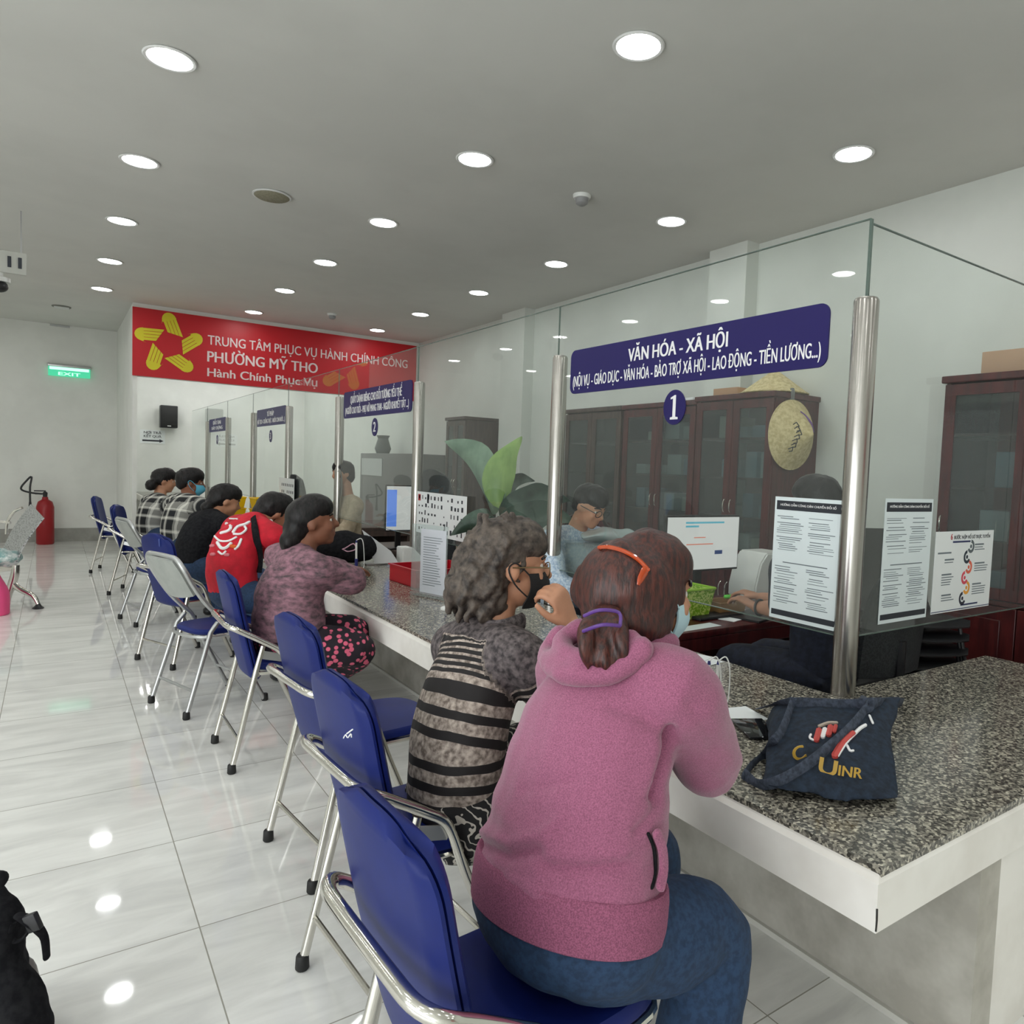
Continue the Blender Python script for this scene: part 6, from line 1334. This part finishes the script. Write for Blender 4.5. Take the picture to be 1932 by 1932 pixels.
for j in range(W_-1):
    bm.faces.new((fr_[0][j], bk[0][j], bk[0][j+1], fr_[0][j+1])); bm.faces.new((fr_[-1][j], fr_[-1][j+1], bk[-1][j+1], bk[-1][j]))
bd = remesh('bag_body', bm, DENIM, 0.009, 4, bag, lambda p, n: V((0, 0, max(0, ZT+0.003-p.z))))
def strip(root, name, o, pts, w_, m, off=0.006, th=0.0035, lift=None):
    q = []
    for i, (x, y) in enumerate(pts):
        s_ = surf(o, x, y, off); q.append(s_ if s_ else at(x, y, z=ZT+0.012))
    if lift: q = [p+V((0, 0, lift*math.sin(math.pi*i/(len(q)-1)))) for i, p in enumerate(q)]
    bm = NB(); tube(bm, q, (th, w_), 8, 4, upv=-FW, round_ends=True); return obj(name, bm, m, root)
strip(bag, 'rim', bd, [(1434, 1336), (1480, 1330), (1540, 1332), (1600, 1334), (1660, 1330), (1702, 1326)], 0.022, DENIMB)
strip(bag, 'strap', bd, [(1636, 1342), (1605, 1378), (1560, 1420), (1515, 1455), (1470, 1480), (1430, 1480), (1404, 1462)], 0.019, DENIMB, 0.012)
strip(bag, 'strap', bd, [(1498, 1330), (1490, 1358), (1478, 1388), (1462, 1408), (1442, 1424), (1420, 1442), (1403, 1464)], 0.016, DENIMB, 0.016)
strip(bag, 'strap', bd, [(1640, 1345), (1632, 1330), (1622, 1318)], 0.018, DENIMB, 0.010)
GOLD = mat('gold_print', srgb(196, 158, 66), 0.4, bump=0.02)
def stuck_text(root, o, s_, px, py, px2, py2, h, m, name='lettering'):
    a, b = surf(o, px, py, 0.013), surf(o, px2, py2, 0.013)
    if a is None or b is None: return
    ux = (b-a).normalized(); mid = (a+b)/2; uy = (UP-ux*UP.dot(ux)).normalized()
    obj(name, text_bm(s_, mid-uy*h*0.4, ux, uy, (b-a).length, h, 0.003, 0.03), m, root, None)
stuck_text(bag, bd, 'C', 1497, 1434, 1520, 1424, 0.045, GOLD); stuck_text(bag, bd, 'U', 1545, 1450, 1578, 1458, 0.05, GOLD); stuck_text(bag, bd, 'INR', 1580, 1459, 1624, 1466, 0.032, GOLD)
for pts, w_, m in (([(1540, 1398), (1545, 1380)], 0.010, 'r'), ([(1552, 1392), (1556, 1378)], 0.008, 'w'), ([(1563, 1388), (1567, 1374)], 0.010, 'r'), ([(1574, 1382), (1577, 1372)], 0.007, 'r'), ([(1575, 1428), (1590, 1404), (1608, 1386)], 0.011, 'r'), ([(1581, 1428), (1597, 1404), (1614, 1385)], 0.004, 'w'),
                   ([(1612, 1386), (1622, 1376), (1632, 1370)], 0.006, 'w'), ([(1530, 1388), (1528, 1394), (1534, 1398)], 0.004, 'w'), ([(1598, 1408), (1603, 1418), (1609, 1418)], 0.004, 'w'), ([(1640, 1352), (1646, 1366)], 0.004, 'w'), ([(1546, 1372), (1562, 1366), (1578, 1366)], 0.006, 'g')):
    decal_stroke(bag, bd, pts, w_, {'r': mat('red_print', srgb(190, 72, 66), 0.6), 'w': WHITEL, 'g': mat('grey_tan_print', srgb(176, 164, 150), 0.6)}[m], 'printed_figure', 0.004)
q = at(1426, 1378, z=ZT); bm = NB(); box(bm, (q.x, q.y, ZT+0.007), (0.13, 0.20, 0.010), rotz(math.radians(-28)), 0.004); ph = solo('phone', bm, mat('black_glass', (0.010, 0.010, 0.011), 0.08), 'black smartphone lying on the counter left of the denim bag', 'phone')
q = at(1392, 1354, z=ZT); bm = NB(); box(bm, (q.x+0.03, q.y+0.02, ZT+0.0016), (0.17, 0.16, 0.002), rotz(math.radians(-15))); solo('paper_slip', bm, PAPER, 'white paper slip on the counter between the pens and the phone', 'paper')
for k, (px, py, w_, d_, rz, l) in enumerate(((1300, 1232, 0.28, 0.20, 0.35, 'upper'), (1285, 1240, 0.24, 0.2, 0.1, 'lower'))):
    q = at(px, py, z=ZT); bm = NB(); box(bm, (2.62+0.02*k, 2.62-0.05*k, ZT+0.004-0.002*k), (w_, d_, 0.0016), rotz(rz)); solo('paper_sheet', bm, PAPER, 'white sheet on the counter edge beside the pink-jacket woman, %s one' % l, 'paper', 'sheets on the near counter')
def pen_stand(px, py, label, s=1.0, pens=2, cord=True):
    q = at(px, py, z=ZT); t = thing('pen_stand', label, 'pen stand', q, 0, 'white and blue pen stands on the counter'); q = V((q.x, q.y, ZT))
    bm = NB(); lathe(bm, [(0.038*s, 0), (0.038*s, 0.012), (0.022*s, 0.022), (0.014*s, 0.024)], q, seg=20); obj('base', bm, WHITEP, t)
    for k in range(pens):
        o = q+V((0.016*(k*2-1)*s*RT.x, 0.016*(k*2-1)*s*RT.y, 0.022)) if pens > 1 else q+V((0, 0, 0.02)); tip = o+V((0.004*(k*2-1), 0, 0.185*s))
        bm = NB(); tube(bm, [o.lerp(tip, 0.0), o.lerp(tip, 0.36)], 0.0105*s, 10); lab(obj('pen_holder', bm, mat('navy_plastic', srgb(30, 36, 104), 0.4), t), 'navy blue pen cup')
        bm = NB(); tube(bm, [o.lerp(tip, 0.362), o.lerp(tip, 0.92)], 0.0068*s, 10); p_ = obj('pen', bm, WHITEP, t)
        bm = NB(); tube(bm, [o.lerp(tip, 0.922), o.lerp(tip, 1.0)], [0.0072*s, 0.005*s], 10); lab(obj('pen_end', bm, mat('navy_plastic', (0, 0, 0)), p_), 'navy blue pen end')
        if cord:
            bm = NB(); tube(bm, [tip, tip+RT*0.03*s+UP*0.015, tip+RT*0.045*s-UP*0.04, o+RT*0.05*s+UP*0.03, o+RT*0.03*s+UP*0.0], 0.0028*s, 6, 5); obj('cord', bm, WHITEP, t)
    return t
pen_stand(1342, 1343, 'pair of white and navy pens standing in a holder beside the pink-jacket woman', 1.0)
pen_stand(842, 1150, 'white and navy pen holder beside the striped-sweater woman', 1.0, 1, False)
pen_stand(672, 1078, 'white and navy pen holder with a looped white cord by the floral-blouse woman', 1.35, 1, True)
# black handbag, document stand and white box by the third post
q = at(650, 1072, z=ZT); t = thing('handbag', 'black handbag with a pale strap on the counter beyond the floral-blouse woman', 'bag', (q.x+0.1, q.y+0.2, ZT))
bm = NB(); ball(bm, (q.x+0.1, q.y+0.25, ZT+0.15), (0.30, 0.20, 0.15), None, 24)
for v in bm.verts: v.co += V(mnoise.noise_vector(v.co*8))*0.03; v.co.z = max(v.co.z, ZT+0.002)
hb = obj('bag_body', bm, DARKCLOTH, t)
bm = NB(); c = V((q.x, q.y+0.08, ZT+0.16)); tube(bm, [c+RT*a+UP*b for a, b in ((-0.10, 0.05), (0.0, 0.0), (0.10, 0.05), (0.12, 0.0), (0.05, -0.02), (0.0, 0.0), (-0.05, -0.04), (-0.11, 0.0), (-0.10, 0.05))], 0.005, 6, 4); lab(obj('strap', bm, mat('pale_pink_strap', srgb(206, 160, 180), 0.6), t), 'pale pink looped strap')
q = at(712, 1066, z=ZT); t = thing('document_stand', 'grey-white tilted document stand on the counter left of the third steel post', 'stand', (q.x, q.y, ZT))
bm = NB(); w1 = RT*0.17
a0, a1, a2 = V((q.x, q.y, ZT+0.004)), P(690, 1040, (q-CAM).dot(FW)), P(688, 998, (q-CAM).dot(FW))
prism(bm, [(0, 0), (0.20, 0), (0.20, 0.10), (0, 0.10)], (q.x-0.10, q.y, ZT+0.001), (1, 0, 0), (0, 1, 0), 0.01); obj('base', bm, GREYMETAL, t)
dd = (q-CAM).dot(FW); bm = NB(); slab(bm, [[P(738, 1040, dd), P(752, 1062, dd*0.995)], [P(684, 1000, dd*1.01), P(708, 1064, dd)]], 0.012); obj('panel', bm, mat('pale_grey_panel', srgb(196, 198, 198), 0.3, bump=0.01), t, None)
bm = NB(); tube(bm, [P(720, 1058, dd), V((q.x, q.y+0.05, ZT+0.012))], 0.012, 8); obj('stem', bm, GREYMETAL, t)
q = at(752, 1062, z=ZT); bm = NB(); prism(bm, [(0, 0), (0.20, 0), (0.20, 0.07), (0.10, 0.17), (0, 0.17)], (q.x-0.05, 6.46, ZT+0.001), (1, 0, 0), (0, 0, 1), 0.16); bmesh.ops.bevel(bm, geom=list(bm.edges), offset=0.008, segments=2, affect='EDGES')
solo('white_machine', bm, WHITEP, 'small white sloped machine on the counter behind the red tray', 'machine')
YEL = mat('yellow_plastic', srgb(238, 196, 14), 0.4, bump=0.02)
for k, (px, py) in enumerate(((458, 956), (492, 962))):
    q = at(px, py, z=ZT); 
    for j in range(2):
        t = thing('yellow_tray', 'yellow plastic tray on the far counter, %s of the %s stack' % (('lower one', 'upper one')[j], ('left', 'right')[k]), 'tray', (2.2+0.45*k, 12.2-0.5*k, ZT+j*0.17), 0, 'yellow trays on the far counter')
        bm = NB(); tray_rows(bm, V((2.2+0.45*k, 12.2-0.5*k, ZT+0.002+j*0.172)), 0.36, 0.4, 0.42, 0.46, 0.165, 0.01); obj('tray', bm, YEL, t, 20)
        bm = NB(); tube(bm, [V((2.2+0.45*k+x, 12.2-0.5*k+y, ZT+0.160+j*0.172)) for x, y in ((-0.21, -0.23), (0.21, -0.23), (0.21, 0.23), (-0.21, 0.23))], 0.009, 6, 0, closed=True); obj('rim', bm, YEL, t)

# ---------------------------------------------------------------- waiting bench and bags at the left edge
def perf(bm, rows, th):                                  # perforated steel: small square holes
    sheet(bm, rows); bm.normal_update()
PERF = mottled('perforated_steel', (0.14, 0.145, 0.16), (0.62, 0.63, 0.65), 46, rough=0.3, metal=1, tex='voronoi', lo=0.28, hi=0.42)
t = thing('waiting_bench', 'perforated steel waiting bench at the left edge of the hall', 'bench', (-0.45, 9.5, 0))
dB = 7.75
bm = NB(); rows = []
for i in range(9):
    v = i/8; px0, py0 = 72+ (20-72)*v, 962+(1045-962)*v
    bow = 10*math.sin(math.pi*v)
    rows.append([P(px0-bow*0.5-12+(24*u), py0-10+26*u, dB+0.55*(0.5-u)) for u in (0, 0.25, 0.5, 0.75, 1)])
slab(bm, rows, 0.012); obj('backrest', bm, PERF, t, 60)
bm = NB(); rows = [[P(40-75*v, 1042+4*v+16*u*0.6, dB+0.5*(0.5-u)) for u in (0, 0.5, 1)] for v in [k/5 for k in range(6)]]
slab(bm, rows, 0.012); obj('seat', bm, PERF, t, 60)
bm = NB(); tube(bm, [P(28, 1070, dB), P(-40, 1078, dB)], (0.035, 0.035), 8); lab(obj('beam', bm, CHROME, t), 'steel beam')
bm = NB(); tube(bm, [P(24, 1100, dB), P(38, 1112, dB), P(62, 1124, dB), P(72, 1140, dB)], [0.032, 0.03, 0.026, 0.02], 10, 4); obj('leg', bm, CHROME, t)
bm = NB(); lathe(bm, [(0.05, 0), (0.055, 0.008), (0.03, 0.03), (0.02, 0.05)], at(72, 1148, z=0), seg=16); obj('foot', bm, BLACK, t)
bm = NB(); tube(bm, [P(30, 1066, dB), P(28, 1085, dB), P(22, 1105, dB), P(14, 1130, dB), P(12, 1162, dB)], [0.035, 0.04, 0.04, 0.032, 0.025], 10, 4); obj('leg', bm, CHROME, t)
bm = NB(); tube(bm, [P(12, 1008, dB-0.3), P(14, 985, dB-0.3), P(26, 966, dB-0.3), P(42, 958, dB-0.3)], 0.014, 8, 4); tube(bm, [P(-12, 984, dB-0.3), P(20, 986, dB-0.3)], 0.014, 8); obj('armrest', bm, CHROME, t)
bm = NB(); ball(bm, P(6, 1052, dB-0.25), (0.16, 0.2, 0.09), None, 24)
for v in bm.verts: v.co += V(mnoise.noise_vector(v.co*12))*0.03
solo('cloth_bundle', bm, mottled('teal_white_print', srgb(120, 160, 158), srgb(222, 228, 226), 16, rough=0.6, bump=0.2), 'teal and white bundle lying on the steel bench seat', 'bundle')
bm = NB(); c = at(-2, 1158, z=0.0); tube(bm, [c+V((0, 0, 0.02)), c+V((-0.01, 0, 0.2)), c+V((-0.04, 0, 0.40))], [(0.09, 0.16), (0.10, 0.16), (0.05, 0.12)], 14, 4, round_ends=True)
for v in bm.verts: v.co.z = max(v.co.z, 0.003)
solo('pink_bag', bm, mat('bright_pink_plastic', srgb(242, 84, 140), 0.5, bump=0.2, bscale=30), 'bright pink bag on the floor under the steel bench', 'bag')
# black backpack in the near left corner
t = thing('backpack', 'black backpack with a buckled strap in the bottom left corner', 'backpack', (-0.10, 2.0, 0))
bm = NB(); dK = 2.0
tube(bm, [P(-60, 2010, dK), P(-40, 1850, dK), P(-14, 1745, dK+0.03), P(-18, 1692, dK+0.05)], [(0.17, 0.15), (0.115, 0.11), (0.076, 0.076), (0.04, 0.04)], 16, 4, round_ends=True)
tube(bm, [P(40, 2025, dK), P(34, 1905, dK), P(4, 1832, dK), P(-12, 1780, dK)], [(0.088, 0.085), (0.070, 0.068), (0.058, 0.062), (0.055, 0.055)], 12, 4, round_ends=True)
for v in bm.verts: v.co.z = max(v.co.z, 0.012)
bkp = remesh('pack_body', bm, DARKCLOTH, 0.008, 4, t, lambda p, n: mnoise.noise(p*16)*0.008)
bm = NB(); tube(bm, [P(-25, 1690, dK), P(2, 1668, dK), P(4, 1652, dK), P(-20, 1650, dK)], (0.010, 0.018), 8, 4); obj('grab_handle', bm, DARKCLOTH, t)
bm = NB(); tube(bm, [P(36, 1728, dK), P(58, 1738, dK), P(72, 1752, dK), P(84, 1770, dK), P(88, 1805, dK)], [(0.006, 0.017), (0.008, 0.024), (0.007, 0.019), (0.006, 0.015), (0.006, 0.013)], 8, 4, upv=RT, round_ends=True); obj('strap', bm, DARKCLOTH, t)
bm = NB(); box(bm, P(62, 1740, dK-0.01), (0.036, 0.02, 0.05), axis_R(RT*0.8+UP*0.3), 0.005); obj('buckle', bm, BLACK, t)
bm = NB(); tube(bm, [P(58, 1752, dK), P(44, 1770, dK), P(28, 1776, dK), P(20, 1762, dK), P(26, 1742, dK)], (0.004, 0.009), 8, 4); obj('webbing_loop', bm, DARKCLOTH, t)
bm = NB(); tube(bm, [P(34, 2020, dK+0.13), P(40, 1890, dK+0.13), P(38, 1835, dK+0.13), P(24, 1806, dK+0.13)], [0.045, 0.050, 0.040, 0.018], 14, 4, round_ends=True); solo('bottle', bm, mat('grey_bottle', srgb(112, 106, 104), 0.4, bump=0.01), 'grey rounded bottle tucked behind the black backpack', 'bottle')
# marks on single chairs
def kid(ch, name): return next(c for c in ch.children if c.name.split('.')[0] == name)
def mark(ch, part, name, pts, r, m, off=0.001):
    q = [surf(kid(ch, part), x, y, off) for x, y in pts]; q = [x for x in q if x]
    if len(q) > 1: bm = NB(); tube(bm, q, r, 10, 3, round_ends=True); obj(name, bm, m, ch)
bpy.context.view_layer.update()
mark(chC, 'front_leg_hoop', 'white_tape', [(543, 1270), (555, 1277), (566, 1283)], 0.0165, WHITEL)
mark(chB, 'front_leg_hoop', 'white_tape', [(622, 1424), (632, 1430)], 0.0165, WHITEL)
mark(chB, 'front_leg_hoop', 'white_tape', [(646, 1438), (655, 1443)], 0.0165, WHITEL)
for pts in ([(649, 1392), (653, 1386), (656, 1391)], [(658, 1391), (663, 1384), (664, 1390)], [(655, 1384), (666, 1376)]): mark(chB, 'back_shell', 'white_scribble', pts, 0.0022, WHITEL)
mark(chF, 'back_shell', 'handle_slot', [(302, 1030), (301, 1018), (308, 1012), (325, 1017), (338, 1030)], 0.008, mat('light_blue_vinyl', srgb(54, 72, 140), 0.4))
bm = NB(); tube(bm, [(1.620, 0.9265, 0.612), (1.6205, 0.926, 0.64), (1.6195, 0.9265, 0.668)], 0.0025, 6, 3); lab(obj('crack', bm, mat('dark_crack', (0.03, 0.028, 0.025), 0.9), ct), 'dark crack at the counter corner')
